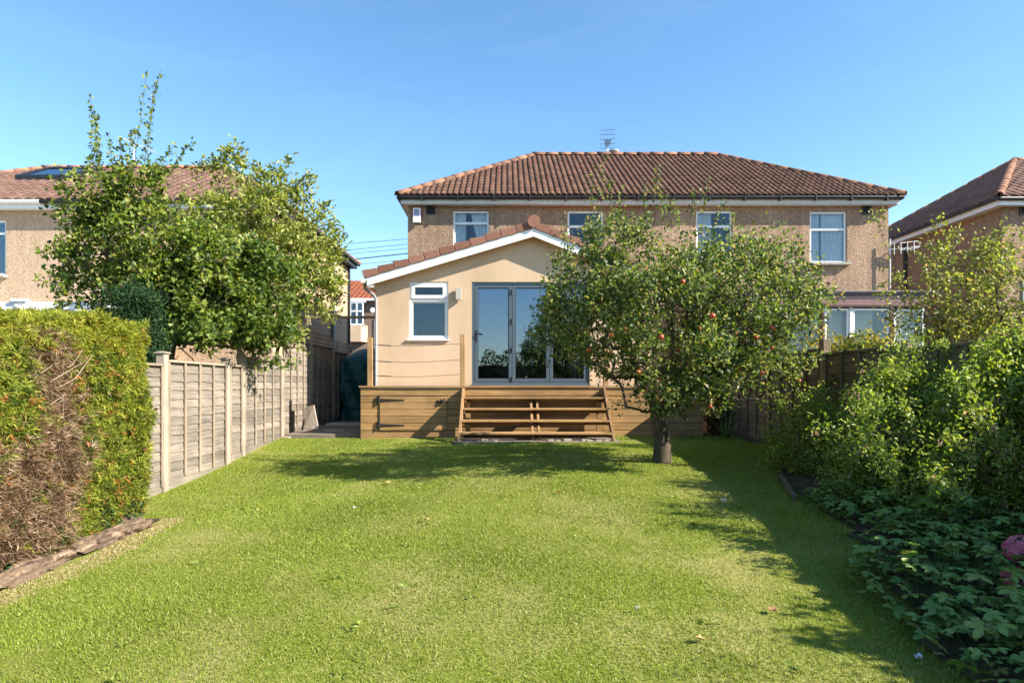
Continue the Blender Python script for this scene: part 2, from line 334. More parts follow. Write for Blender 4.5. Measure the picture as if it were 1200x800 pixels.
def window(parent, x0, x1, z0, z1, y, transom=None, mullions=(), w=.06, mat='white', pane='glass', sill=True, sillmat='concrete', back=None, curt=None):
    m = MB(); frame_boxes(m, x0, x1, z0, z1, y, y+.07, w)
    cells = []; zsplit = [z0+w]+([transom-w*.6, transom+w*.6] if transom else [])+[z1-w]
    if transom: m.box(x0+w, x1-w, y+.002, y+.068, transom-w*.6, transom+w*.6)
    for q in range(0, len(zsplit), 2):
        xsplit = [x0+w]+[v for mm in mullions for v in (mm-w*.6, mm+w*.6)]+[x1-w]
        for mm in mullions: m.box(mm-w*.6, mm+w*.6, y+.004, y+.066, zsplit[q], zsplit[q+1])
        for r in range(0, len(xsplit), 2): cells.append((xsplit[r], xsplit[r+1], zsplit[q], zsplit[q+1]))
    wn = m.build('window', M[mat], parent, bevel=.006)
    for (a, b, c, d) in cells:
        MB().box(a-.004, b+.004, y+.03, y+.04, c-.004, d+.004).build('pane', M[pane], wn)
    if sill: MB().box(x0-.06, x1+.06, y-.20, y+.03, z0-.075, z0-.004).build('sill', M[sillmat], wn, bevel=.008)
    if back: MB().box(x0+.01, x1-.01, y+.10, y+.12, z0+.01, z1-.01).build('blind', M[back], wn)
    if curt:
        for c in curt: curtain(wn, c[0], c[1], z0+.02, z1-.02, y+.115, M['curtain'], c[2], .022, tie=c[3] if len(c) > 3 else None)
    return wn
def tiles(name, parent, o, ud, vd, vlen, uL, uR, palette, du=.17, dv=.33, roll=.042, lift=.03):
    """interlocking tiles as real relief: one roll per tile, every course stepped over the one below"""
    o = np.array(o, float); ud = np.array(ud, float); vd = np.array(vd, float); nn = np.cross(ud, vd); nn /= np.linalg.norm(nn)
    if nn[2] < 0: nn = -nn
    V = []; Fc = []; C = []; prof = np.array([0, .12, .3, .5, .72, .88, 1.0]); hp = np.array([0, .9, 1, .93, .55, .12, 0])*roll
    k = 0; rows = int(math.ceil(vlen/dv)); pal = np.array(palette)
    for r in range(rows):
        v0 = r*dv; v1 = min(v0+dv, vlen)
        a = min(uL(v0), uL(v1)); b = max(uR(v0), uR(v1))
        for i in range(int(math.floor(a/du)), int(math.ceil(b/du))):
            u = (i+prof)*du; ju = random.uniform(-.004, .004); jl = random.uniform(-.004, .006)
            ub = np.clip(u, uL(v0), uR(v0)); ut = np.clip(u, uL(v1), uR(v1))
            if ub[-1]-ub[0] < .01 and ut[-1]-ut[0] < .01: continue
            bot = o+ub[:,None]*ud+(v0-.02+ju)*vd+(hp+lift+jl)[:,None]*nn; top = o+ut[:,None]*ud+v1*vd+(hp+.002)[:,None]*nn
            und = bot-nn*(lift+.01)
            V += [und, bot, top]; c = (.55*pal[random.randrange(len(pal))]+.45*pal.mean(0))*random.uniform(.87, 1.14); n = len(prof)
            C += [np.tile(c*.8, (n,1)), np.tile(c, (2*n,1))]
            for q in range(n-1):
                Fc += [(k+q, k+q+1, k+n+q+1, k+n+q), (k+n+q, k+n+q+1, k+2*n+q+1, k+2*n+q)]
            k += 3*n
    return np_obj(name, np.concatenate(V), Fc, M['tile'], parent, np.concatenate(C), kind='stuff')
def cap_tiles(name, parent, p0, p1, pal, length=.45, r=.115):
    p0 = Vector(p0); p1 = Vector(p1); d = p1-p0; n = max(1, round(d.length/length)); t = d.normalized()
    a = t.cross(Vector((0,0,1))).normalized(); up = a.cross(t).normalized(); L = d.length/n
    for i in range(n):
        b = p0+t*(i*L); V = []; k = 9; rr = r*random.uniform(.95, 1.05)
        for (s, rad) in ((-.03, rr*1.05), (L-.012, rr)):
            for off in (0, -.02):
                for j in range(k):
                    q = math.pi*j/(k-1); V.append(b+t*s+a*math.cos(q)*(rad+off)+up*(math.sin(q)*(rad+off)-.03))
        Fc = []
        for j in range(k-1):
            Fc += [(j, j+1, 2*k+j+1, 2*k+j), (k+j+1, k+j, 3*k+j, 3*k+j+1), (j+1, j, k+j, k+j+1), (2*k+j, 2*k+j+1, 3*k+j+1, 3*k+j)]
        c = np.array(random.choice(pal))*random.uniform(.8, 1.15)
        np_obj(name, [tuple(v) for v in V], Fc, M['tile'], parent, np.tile(c, (len(V), 1)))
BROWN = [(.125,.066,.048),(.105,.057,.043),(.145,.075,.053),(.085,.048,.039),(.165,.082,.055),(.13,.074,.055),(.155,.10,.066)]
RIDGE = [(.22,.115,.075),(.18,.095,.065),(.26,.14,.09)]
PALEB = [(.215,.125,.095),(.19,.11,.085),(.24,.145,.11),(.165,.10,.08)]
RED = [(.27,.085,.05),(.23,.075,.045),(.31,.11,.065)]
def line(v0, c0, v1, c1): return lambda v: c0+(c1-c0)*(v-v0)/(v1-v0)
def hip_roof(parent, x0, x1, y0, y1, ze, zr, rx0, rx1, pal, rpal, sides, cutl=None, cutr=None, du=.17):
    """tiles on the chosen slopes of a hipped roof; cutl/cutr end it at a party line"""
    ym = (y0+y1)/2; run = ym-y0; rise = zr-ze; sl = math.hypot(run, rise)
    lo = (cutl if cutl is not None else x0); hi = (cutr if cutr is not None else x1)
    uL = (lambda v: 0.0) if cutl is not None else line(0, 0, sl, rx0-x0)
    uR = (lambda v: hi-lo) if cutr is not None else line(0, hi-lo, sl, rx1-lo)
    vd = (0, run/sl, rise/sl)
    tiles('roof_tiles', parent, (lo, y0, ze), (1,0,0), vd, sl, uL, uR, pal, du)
    m = MB(); e = .04
    a, b = (rx0 if cutl is None else cutl), (rx1 if cutr is None else cutr)
    m.quad((lo,y0,ze-e),(hi,y0,ze-e),(b,ym,zr-e),(a,ym,zr-e)); m.quad((hi,y1,ze-e),(lo,y1,ze-e),(a,ym,zr-e),(b,ym,zr-e))
    if 'l' in sides or cutl is None: m.add([(lo,y1,ze-e),(lo,y0,ze-e),(rx0,ym,zr-e)], [(0,1,2)])
    if 'r' in sides or cutr is None: m.add([(hi,y0,ze-e),(hi,y1,ze-e),(rx1,ym,zr-e)], [(0,1,2)])
    m.build('roof', M['tile'], parent)
    d = y1-y0
    if 'l' in sides:
        inset = rx0-x0; s2 = math.hypot(inset, rise)
        tiles('roof_tiles', parent, (x0, y1, ze), (0,-1,0), (inset/s2, 0, rise/s2), s2, line(0,0,s2,d/2), line(0,d,s2,d/2), pal, du)
        cap_tiles('hip_tile', parent, (x0, y0, ze+.03), (rx0, ym, zr+.03), rpal); cap_tiles('hip_tile', parent, (x0, y1, ze+.03), (rx0, ym, zr+.03), rpal)
    if 'r' in sides:
        inset = x1-rx1; s2 = math.hypot(inset, rise)
        tiles('roof_tiles', parent, (x1, y0, ze), (0,1,0), (-inset/s2, 0, rise/s2), s2, line(0,0,s2,d/2), line(0,d,s2,d/2), pal, du)
        cap_tiles('hip_tile', parent, (x1, y0, ze+.03), (rx1, ym, zr+.03), rpal); cap_tiles('hip_tile', parent, (x1, y1, ze+.03), (rx1, ym, zr+.03), rpal)
    cap_tiles('ridge_tile', parent, (a, ym, zr+.05), (b, ym, zr+.05), rpal)
def gutter(parent, pts, mat='black', r=.055):
    m = MB(); m.tube(pts, r, 8); m.build('gutter', M[mat], parent)
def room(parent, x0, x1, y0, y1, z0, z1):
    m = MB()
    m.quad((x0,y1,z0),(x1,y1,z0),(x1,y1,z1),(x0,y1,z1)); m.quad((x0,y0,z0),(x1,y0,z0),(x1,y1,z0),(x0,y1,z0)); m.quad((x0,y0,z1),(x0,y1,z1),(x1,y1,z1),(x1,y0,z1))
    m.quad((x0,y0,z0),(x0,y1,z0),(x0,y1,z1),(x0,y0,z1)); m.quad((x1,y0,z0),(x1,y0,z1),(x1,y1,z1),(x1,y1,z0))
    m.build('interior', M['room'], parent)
def vent(parent, x, z, y, s=.13):
    m = MB(); frame_boxes(m, x-s, x+s, z-s, z+s, y-.03, y-.002, .03)
    for k in range(5): zz = z-s+.05+k*(2*s-.08)/5; m.hexa([(x-s+.03,y-.025,zz),(x+s-.03,y-.025,zz),(x+s-.03,y-.005,zz+.03),(x-s+.03,y-.005,zz+.03),(x-s+.03,y-.025,zz+.01),(x+s-.03,y-.025,zz+.01),(x+s-.03,y-.005,zz+.04),(x-s+.03,y-.005,zz+.04)])
    m.box(x-s+.02, x+s-.02, y-.004, y-.001, z-s+.02, z+s-.02)
    m.build('vent', M['black'], parent)

# ------------------------------------------------------------------ the semi-detached pair
YH = 18.0; PARTY = 4.1; ZS = 6.11; ZE = 6.36; ZR = 9.0
def semi(left):
    if left:
        t = thing('semi_detached_house', 'left half of the brown pebbledash semi-detached pair, directly behind the peach extension', 'house', (.65, 22, -.1)); x0, x1 = -2.8, PARTY
        ops = [(-1.51,-.49,4.70,5.99),(1.75,2.78,4.70,5.99)]
    else:
        t = thing('semi_detached_house', 'right half of the brown pebbledash semi-detached pair, with the brown-framed lean-to', 'house', (7.5, 22, -.1)); x0, x1 = PARTY+.002, 10.9
        ops = [(5.42,6.46,4.62,5.99),(8.66,9.72,4.50,5.97)]
    m = MB(); wall_open(m, x0, x1, -.3, ZS+.15, YH, ops)
    m.quad((x1,YH,-.3),(x1,YH+8,-.3),(x1,YH+8,ZS+.15),(x1,YH,ZS+.15)); m.quad((x0,YH,-.3),(x0,YH,ZS+.15),(x0,YH+8,ZS+.15),(x0,YH+8,-.3))
    m.quad((x1,YH+8,-.3),(x0,YH+8,-.3),(x0,YH+8,ZS+.15),(x1,YH+8,ZS+.15)); m.build('wall', M['dash'], t)
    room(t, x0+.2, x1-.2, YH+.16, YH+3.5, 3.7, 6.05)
    o = .16; e0 = x0-o if left else x0; e1 = x1 if left else x1+o
    m = MB()
    if left: m.box(e0, 1.0, YH-.25, YH-.225, ZS, ZS+.17); m.box(1.003, e1, YH-.247, YH-.222, ZS-.01, ZS+.17)
    else: m.box(e0, e1, YH-.25, YH-.225, ZS, ZS+.17)
    xe = e0 if left else e1
    m.box(min(xe, xe+(.025 if left else -.025)), max(xe, xe+(.025 if left else -.025)), YH-.22, YH+8.25, ZS, ZS+.17)
    m.build('fascia', M['grey_white'], t)
    m = MB(); m.box(e0+.03, e1-.03, YH-.222, YH-.002, ZS+.012, ZS+.03)
    xw = x0 if left else x1
    m.box(min(xw, xe)+.026 if left else xw+.002, xw-.002 if left else xe-.026, YH+.001, YH+8.2, ZS+.010, ZS+.028); m.build('soffit', M['white'], t)
    gutter(t, [(e0-(.06 if left else 0), YH-.31, ZS+.17), (e1+(0 if left else .06), YH-.31, ZS+.17)])
    xg = e0-.06 if left else e1+.06
    gutter(t, [(xg, YH-.31, ZS+.17), (xg, YH+8.3, ZS+.17)])
    for k in range(7):
        xx = e0+.6+k*(e1-e0-1)/6; MB().box(xx-.02, xx+.02, YH-.37, YH-.25, ZS+.08, ZS+.235).build('gutter_bracket', M['black'], t)
    if left:
        hip_roof(t, -3.03, 11.14, YH-.33, YH+8.33, ZE-.02, ZR, .95, 7.37, BROWN, RIDGE, 'l', cutr=PARTY)
        window(t, -1.51, -.49, 4.70, 5.99, YH+.05, 5.64, curt=[(-1.48,-1.15,4),(-1.0,-.5,5,-.55)])
        window(t, 1.75, 2.78, 4.70, 5.99, YH+.05, 5.55)
        vent(t, -2.14, 6.03-.02, YH)
        # chimney stack behind the ridge, only its pot shows
        c = MB().box(3.6, 4.09, 22.7, 23.5, 7.6, 8.95).build('chimney', M['dash'], t); MB().lathe((3.93, 23, 9.0), [(.13,0),(.14,.45),(.19,.47),(.19,.55),(.12,.56)], 14).build('pot', M['concrete'], c, smooth=True)
    else:
        hip_roof(t, -3.03, 11.14, YH-.33, YH+8.33, ZE-.02, ZR, .95, 7.37, BROWN, RIDGE, 'r', cutl=PARTY)
        window(t, 5.42, 6.46, 4.62, 5.99, YH+.05, 5.55, curt=[(5.5,5.9,5)])
        window(t, 8.66, 9.72, 4.50, 5.97, YH+.05, 5.47, sillmat='concrete', curt=[(8.70,9.0,4),(9.05,9.68,8)])
        vent(t, 10.27, 6.0, YH)
    return t
semi(True); semi(False)
# alarm box
t = thing('alarm_box', 'small white alarm box with maroon edge high on the pebbledash corner', 'alarm box', (-2.53, 17.94, 5.72))
m = MB(); m.prism([(-2.67,17.999,5.70),(-2.39,17.999,5.70),(-2.39,17.999,6.07),(-2.67,17.999,6.07)], (0,-.06,0)); m.build('backplate', M['maroon'], t)
m = MB(); m.hexa([(-2.64,17.86,5.62),(-2.42,17.86,5.62),(-2.42,17.938,5.62),(-2.64,17.938,5.62),(-2.64,17.90,6.05),(-2.42,17.90,6.05),(-2.42,17.938,6.05),(-2.64,17.938,6.05)]); m.build('cover', M['white'], t, bevel=.01)
m = MB(); m.hexa([(-2.60,17.868,5.80),(-2.46,17.868,5.80),(-2.46,17.878,5.80),(-2.60,17.878,5.80),(-2.60,17.882,6.0),(-2.46,17.882,6.0),(-2.46,17.892,6.0),(-2.60,17.892,6.0)]); m.build('badge', plain('badge_blue', (.30,.30,.45), .5), t)
# TV aerials
def aerial(name, label, base, top, boom, n, el, tilt=0, grid=True, mat='steel'):
    t = thing(name, label, 'aerial', base); b = Vector(base); p = Vector(top)
    MB().tube([b, p], .02).build('pole', M[mat], t)
    d = Vector(boom); m = MB(); m.tube([p-d*.4, p+d*.6], .012); s = d.cross(Vector((0,0,1))).normalized()
    m.build('boom', M[mat], t)
    m = MB()
    for k in range(n):
        q = p+d*(-.3+.9*k/n); l = el*(1-.4*k/n); m.tube([q-s*l, q+s*l], .008, 5)
    m.build('elements', M[mat], t)
    if grid:
        m = MB(); q = p-d*.38
        for k in range(5): m.tube([q-s*.25+Vector((0,0,-.33+.165*k)), q+s*.25+Vector((0,0,-.33+.165*k))], .008, 5)
        for k in range(5): m.tube([q+s*(-.25+.125*k)+Vector((0,0,-.33)), q+s*(-.25+.125*k)+Vector((0,0,.33))], .008, 5)
        m.build('reflector', M[mat], t)
aerial('tv_aerial', 'grid-backed television aerial standing on the ridge beside the chimney pot', (3.70, 23.0, 8.75), (3.70, 23.0, 9.86), (.12, .9, .05), 12, .12)
aerial('tv_aerial', 'thin television aerial on a pale pole above the left neighbour roof', (-13.2, 22.4, 8.4), (-13.2, 22.4, 9.6), (1.2, .1, -.5), 8, .18, grid=False, mat='grey_white')
t = thing('wall_aerial', 'old looped aerial on a bracket at the right corner of the semi-detached pair', 'aerial', (10.95, 17.9, 4.0))
MB().tube([(10.86,17.86,3.75),(10.86,17.86,5.15)], .022).build('pole', M['grey_white'], t)
MB().tube([(10.9,17.99,4.0),(10.86,17.86,4.0)], .018).tube([(10.9,17.99,4.8),(10.86,17.86,4.8)], .018).build('bracket', M['grey_white'], t)
m = MB(); m.tube([(10.80,17.86,4.84),(11.6,17.75,4.92)], .014)
for k in range(4):
    x = 10.95+k*.17; y = 17.83-k*.025; z = 4.86+k*.018
    m.tube([(x, y-.02, z-.16), (x, y-.02, z+.16)], .011, 6)
m.tube([(11.12,17.8,5.02),(11.55,17.74,5.06),(11.63,17.74,5.0),(11.60,17.74,4.90),(11.52,17.74,4.87),(11.12,17.8,4.83),(11.05,17.8,4.92),(11.12,17.8,5.02)], .016, 6)
m.build('elements', M['grey_white'], t)
# the lean-to of the right half
t = thing('lean_to', 'low brown-and-white glazed lean-to behind the right hand fence', 'conservatory', (7.8, 16.2, -.1))
Y0 = 16.2; X0, X1 = 5.1, 10.78
MB().box(X0, X1+.12, Y0-.09, Y0-.03, 3.405, 3.435).build('gutter', M['grey_pipe'], t)
MB().box(X0, X1, Y0-.03, Y0+.0, 3.21, 3.40).build('fascia', M['purple'], t)
m = MB(); m.box(X0, X1, Y0-.06, Y0-.032, 3.36, 3.40); m.box(X0, X1, Y0-.06, Y0+.02, 3.02, 3.20); m.box(X0, X1, Y0-.075, Y0-.062, 3.06, 3.075); m.build('trim', M['mauve'], t, bevel=.01)
m = MB(); m.hexa([(X0,Y0,3.38),(X1,Y0,3.38),(X1,YH-.01,3.62),(X0,YH-.01,3.62),(X0,Y0,3.42),(X1,Y0,3.42),(X1,YH-.01,3.66),(X0,YH-.01,3.66)]); m.build('roof', M['grey_pipe'], t)
MB().box(X0, X1, Y0, Y0+.15, -.2, 1.25).build('wall', M['dash'], t)
window(t, 5.2, 8.12, 1.3, 3.0, Y0+.02, None, (6.2, 7.2), mat='brown_upvc', sill=False)
window(t, 8.18, 8.82, 1.3, 2.99, Y0+.03, None, (), sill=False)
window(t, 8.90, 9.85, 1.3, 2.99, Y0+.025, None, (), sill=False)
window(t, 9.95, 10.75, 1.3, 2.98, Y0+.02, 1.95, (), sill=False, mat='white')
MB().box(9.853, 9.945, Y0-.01, Y0+.1, 1.25, 3.015).build('mullion', M['brown_upvc'], t); MB().box(8.122, 8.178, Y0, Y0+.1, 1.25, 3.015).build('mullion', M['brown_upvc'], t)
MB().box(8.822, 8.898, Y0, Y0+.1, 1.25, 3.013).build('mullion', M['grey_white'], t)
MB().box(9.96, 10.74, Y0-.012, Y0+.018, 1.92, 1.98).build('rail', M['brown_upvc'], t)
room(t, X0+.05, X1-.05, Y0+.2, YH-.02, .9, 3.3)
for a, b, n in ((8.95, 9.6, 9), (8.45, 8.8, 5), (10.0, 10.7, 10)):
    curtain(t, a, b, 1.3, 2.97, Y0+.35, plain('net_curtain', (.62,.58,.47), .9, .1), n, .025)

# ------------------------------------------------------------------ peach extension with bifold doors
YE = 14.2
t = EXT = thing('house_extension', 'peach rendered gabled extension with blue-grey folding doors above the deck', 'extension', (.2, 16, 0))
XL, XR, XA = -2.94, 3.3, .61; ZA = 4.50; SLl, SLr = .295, .40
def roofz(x): return ZA-(XA-x)*SLl if x < XA else ZA-(x-XA)*SLr
DX0, DX1, DZ0, DZ1 = -.77, 1.88, 1.03, 3.335; WX0, WX1, WZ0, WZ1 = -2.18, -1.30, 2.05, 3.34
m = MB(); wall_open(m, XL, XR, -.3, roofz(XL)-.24, YE, [(DX0,DX1,DZ0,roofz(XL)-.24),(WX0,WX1,WZ0,roofz(XL)-.24)], .12)
zl = roofz(XL)-.24
m = MB(); wall_open(m, XL, XR, -.3, 3.345, YE, [(DX0,DX1,DZ0,DZ1),(WX0,WX1,WZ0,WZ1)], .12)
m.add([(XL,YE,3.345),(XR,YE,3.345),(XR,YE,max(3.346, roofz(XR)-.06)),(XA,YE,ZA-.06),(XL,YE,max(3.346, roofz(XL)-.06))], [(0,1,2,3,4)])
m.quad((XL,YE,-.3),(XL,YE,roofz(XL)-.06),(XL,YH,roofz(XL)-.06),(XL,YH,-.3)); m.quad((XR,YE,-.3),(XR,YH,-.3),(XR,YH,roofz(XR)-.06),(XR,YE,roofz(XR)-.06))
m.build('wall', M['render'], t)
OV = .24                                                            # verge overhang
for (xa, xb, nm) in ((XL-.14, XA, 'l'), (XA, XR+.12, 'r')):
    za, zb = roofz(xa), roofz(xb); h = .20
    MB().prism([(xa,YE-OV,za-h),(xb,YE-OV,zb-h),(xb,YE-OV,zb),(xa,YE-OV,za)], (0,.022,0)).build('bargeboard', M['white'], t, bevel=.004)
    MB().prism([(xa+.01,YE-OV+.03,za-h+.03),(xb,YE-OV+.03,zb-h+.03),(xb,YE-OV+.03,zb-h+.05),(xa+.01,YE-OV+.03,za-h+.05)], (0,OV-.032,0)).build('soffit', M['render'], t)
MB().box(XL-.12, XL-.002, YE-OV+.024, YE+.0, roofz(XL)-.27, roofz(XL)-.19).build('box_end', M['grey_white'], t)
EXTT = [(.20,.095,.06),(.17,.08,.055),(.23,.11,.07)]
for (x0, sl, ux, ln) in ((XL-.18, SLl, 1, XA-XL+.18), (XR+.16, SLr, -1, XR+.16-XA)):
    hyp = math.hypot(1, sl); L = ln*hyp
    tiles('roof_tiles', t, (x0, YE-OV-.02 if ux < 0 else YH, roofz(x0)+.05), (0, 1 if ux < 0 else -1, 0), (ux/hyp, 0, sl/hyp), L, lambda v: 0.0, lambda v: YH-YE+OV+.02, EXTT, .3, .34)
    n = round(L/.345); st = L/n; d = Vector((ux/hyp, 0, sl/hyp)); up = Vector((-sl*ux/hyp, 0, 1/hyp))
    for i in range(n):
        b = Vector((x0, YE-OV-.03, roofz(x0)-.012))+d*(i*st-.02)
        q = [b, b+d*(st-.014), b+d*(st-.014)+up*.145, b+up*random.uniform(.168,.178)]
        q = [p if k in (0,3) else p-up*.012 for k, p in enumerate(q)]
        o = MB().prism([tuple(p) for p in q], (0,.14,0)).build('verge_tile', M['tile'], t, bevel=.008)
        c = np.array(random.choice([(.25,.125,.09),(.215,.105,.075),(.28,.145,.105)]))*random.uniform(.9,1.1)
        a = o.data.color_attributes.new('col', 'FLOAT_COLOR', 'POINT'); a.data.foreach_set('color', np.tile([*c,1], (len(o.data.vertices),1)).astype(np.float32).ravel())
cap_tiles('ridge_tile', t, (XA, YE-OV-.04, ZA+.15), (XA, YH, ZA+.15), [(.25,.125,.09)], .42, .135)
c = (.27,.135,.095); m = MB(); m.lathe((0,0,0), [(.0,0),(.135,0),(.135,.02),(0,.02)], 18)
o = m.build('ridge_end', M['tile'], t); o.rotation_euler = (math.pi/2,0,0); o.location = Vector((XA, YE-OV-.065, ZA+.12))-wl(t)
a = o.data.color_attributes.new('col', 'FLOAT_COLOR', 'POINT'); a.data.foreach_set('color', np.tile([*c,1], (len(o.data.vertices),1)).astype(np.float32).ravel())
# gutter and downpipe on the left
ge = roofz(XL-.2)-.07
gutter(t, [(XL-.22, YE-OV-.02, ge), (XL-.22, YH, ge)], 'grey_white', .06)
MB().tube([(XL-.22,YE-.10,ge-.03),(XL-.21,YE-.10,ge-.15),(XL-.02,YE-.08,ge-.30),(XL+.03,YE-.055,ge-.38),(XL+.03,YE-.055,.1)], .036, 10).build('downpipe', M['grey_pipe'], t, smooth=True)
wn = window(t, WX0, WX1, WZ0, WZ1, YE+.03, None, (), .05, sill=False)
for c in list(wn.children): bpy.data.objects.remove(c)
m = MB(); zt = 2.93
frame_boxes(m, WX0+.052, WX1-.052, zt+.035, WZ1-.05, YE+.0, YE+.06, .075); frame_boxes(m, WX0+.052, WX1-.052, WZ0+.052, zt-.03, YE+.05, YE+.09, .03)
m.box(WX0+.05, WX1-.05, YE+.028, YE+.098, zt-.028, zt+.033); m.build('sash', M['white'], wn, bevel=.006)
MB().box(WX0+.12, WX1-.12, YE+.03, YE+.04, zt+.1, WZ1-.12).build('pane', M['glass'], wn); MB().box(WX0+.08, WX1-.08, YE+.07, YE+.08, WZ0+.08, zt-.06).build('pane', M['glass'], wn)
MB().box(WX0+.02, WX1-.02, YE+.115, YE+.125, WZ0+.02, zt).build('blind', M['blind'], wn)
MB().box(WX0-.05, WX1+.03, YE-.05, YE+.03, WZ0-.035, WZ0-.003).build('sill', M['white'], wn)
# bifold doors
bf = MB(); frame_boxes(bf, DX0, DX1, DZ0, DZ1, YE+.02, YE+.11, .055); bf = bf.build('bifold_door', M['blue_grey'], t, bevel=.004)
n3 = 3; a0, a1 = DX0+.058, DX1-.058; lw = (a1-a0)/n3
for k in range(n3):
    x0 = a0+k*lw+.004; x1 = a0+(k+1)*lw-.004; m = MB(); frame_boxes(m, x0, x1, DZ0+.06, DZ1-.06, YE+.03, YE+.095, .07); m.build('door_leaf', M['blue_grey'], bf, bevel=.006)
    m = MB(); frame_boxes(m, x0+.068, x1-.068, DZ0+.128, DZ1-.128, YE+.045, YE+.08, .016); m.build('glazing_bead', M['black'], bf)
    MB().box(x0+.075, x1-.075, YE+.056, YE+.068, DZ0+.135, DZ1-.135).build('pane', M['glass_door'], bf)
for z in (DZ0+.12, DZ0+.78, DZ0+1.42, DZ1-.22): MB().tube([(a0+lw, YE+.018, z-.055), (a0+lw, YE+.018, z+.055)], .016).build('hinge', M['black'], bf)
m = MB(); m.box(a0+.03, a0+.065, YE+.014, YE+.03, 2.0, 2.25); m.tube([(a0+.05,YE+.02,2.17),(a0+.05,YE-.03,2.17),(a0+.18,YE-.035,2.165)], .011); m.build('handle', M['black'], bf)
MB().box(DX0-.02, DX1+.02, YE-.06, YE+.02, DZ0-.05, DZ0-.003).build('threshold', M['blue_grey'], bf)
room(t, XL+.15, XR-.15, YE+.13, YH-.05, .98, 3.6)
curtain(bf, 1.45, 1.74, 1.1, 3.2, YE+.2, M['curtain'], 4, .025)
# wall lamp
t = thing('wall_lamp', 'small box wall lamp between the white window and the folding doors', 'lamp', (-1.06, YE, 3.05))
MB().box(-1.09, -1.035, YE-.03, YE-.001, 2.97, 3.13).build('backplate', M['steel'], t)
MB().box(-1.125, -.995, YE-.135, YE-.032, 2.92, 3.19).build('housing', plain('lamp_metal', (.42,.38,.32), .35, .5, .08), t, bevel=.006)

# ------------------------------------------------------------------ deck
YD = 12.8; DL, DR = -2.95, 4.0
t = DECK = thing('deck', 'raised timber deck with boarded front below the folding doors', 'deck', (.5, 13.5, -.05))
y = YD; k = 0
while y < YE-.07:
    y2 = min(y+.14, YE-.07); MB().box(DL-.03, DR+.03, y-(.03 if k == 0 else 0), y2-.006, .965, 1.0).build('deck_board', M['deckx'], t, bevel=.004); y = y2; k += 1
lev = [.958, .805, .79, .655, .505, .365, .225, .09, -.06]
MB().box(DL, DR, YD, YD+.03, .803, .96).build('fascia_board', M['deckx'], t, bevel=.004)
hx0, hx1 = -2.555, -1.20; HB = .095
for (z0, z1) in ((.665,.79),(.535,.66),(.395,.53),(.25,.39),(.10,.245),(-.07,.095)):
    segs = [(DL, hx0-.006), (hx1+.006, -.83), (-.83, .56), (.564, 1.95), (2.15, DR)] if z0 >= HB else [(DL, -.83), (-.827, 1.95), (2.15, DR)]
    for (a, b) in segs: MB().box(a, b-.003, YD+.006, YD+.03, z0+.004, z1).build('fascia_board', M['deckx'], t, bevel=.003)
    MB().box(1.953, 2.147, YD+.008, YD+.03, z0+.004, z1).build('fascia_board', M['deckx'], t, bevel=.003)
    MB().box(DL, DL+.026, YD+.034, YE+.0, z0+.004, z1).build('fascia_board', M['fencey'], t)
    MB().box(DR-.026, DR, YD+.034, YE+.0, z0+.004, z1).build('fascia_board', M['fencer'], t)
MB().box(DL+.03, DR-.03, YD+.032, YD+.05, -.1, .80).build('backing', M['black'], t)
h = MB().box(hx0, hx1, YD+.002, YD+.012, HB+.006, .785).build('hatch', M['stepx'], t, label='hinged boarded hatch in the deck front')
for (z0, z1) in ((.66,.785),(.525,.655),(.385,.52),(.245,.38),(HB+.006,.24)): MB().box(hx0, hx1, YD-.018, YD+.003, z0+.003, z1).build('hatch_board', M['deckx'], h, bevel=.004)
for z in (.715, .205):
    m = MB(); m.box(hx0-.06, hx0+.005, YD-.026, YD-.006, z-.075, z+.075); m.prism([(hx0-.01,YD-.03,z-.03),(hx0+.5,YD-.03,z-.008),(hx0+.5,YD-.03,z+.008),(hx0-.01,YD-.03,z+.03)], (0,.01,0)); m.tube([(hx0-.02,YD-.032,z-.07),(hx0-.02,YD-.032,z+.07)], .014); m.build('hinge', M['iron'], h)
m = MB(); m.box(hx1-.21, hx1+.0, YD-.03, YD-.017, .665, .70); m.tube([(hx1-.14,YD-.05,.66),(hx1-.02,YD-.05,.74)], .014); m.tube([(hx1-.14,YD-.045,.74),(hx1-.04,YD-.045,.65)], .014); m.lathe((hx1-.08,YD-.05,.66), [(0,0),(.03,.01),(.03,.06),(0,.07)], 8); m.build('latch', M['iron'], h)
PX = [(-2.78, .985), (-.885, 1.05), (2.03, 1.02), (3.9, 1.0)]
for i, (x, zt) in enumerate(PX):
    MB().box(x-.05, x+.05, YD+.012+.06*(i==0), YD+.112+.06*(i==0), 1.0, 1.0+zt).build('railing_post', M['deckz'], t, bevel=.006)
for h0 in (.86, .53, .235):
    pts = []
    for i in range(15):
        u = i/14; pts.append((-2.73+u*1.795, YD+.08-.02*u, 1.0+h0-.045*math.sin(math.pi*min(1,u*1.02))*(1-.3*u)-.02*(1-u)))
    m = MB(); m.tube(pts, .0045, 5); m.tube([Vector(pts[1]), Vector(pts[3])], .011, 6); m.tube([pts[-1], (pts[-1][0]+.03, pts[-1][1], pts[-1][2])], .014, 6); m.build('cable', M['iron'], t)
    m = MB()
    for i in range(11): u = i/10; m.tube([(2.08+u*1.77, YD+.06, 1.0+h0-.03*math.sin(math.pi*u)), (2.08+min(1,u+.1)*1.77, YD+.06, 1.0+h0-.03*math.sin(math.pi*min(1,u+.1)))], .0045, 5)
    m.build('cable', M['iron'], t)
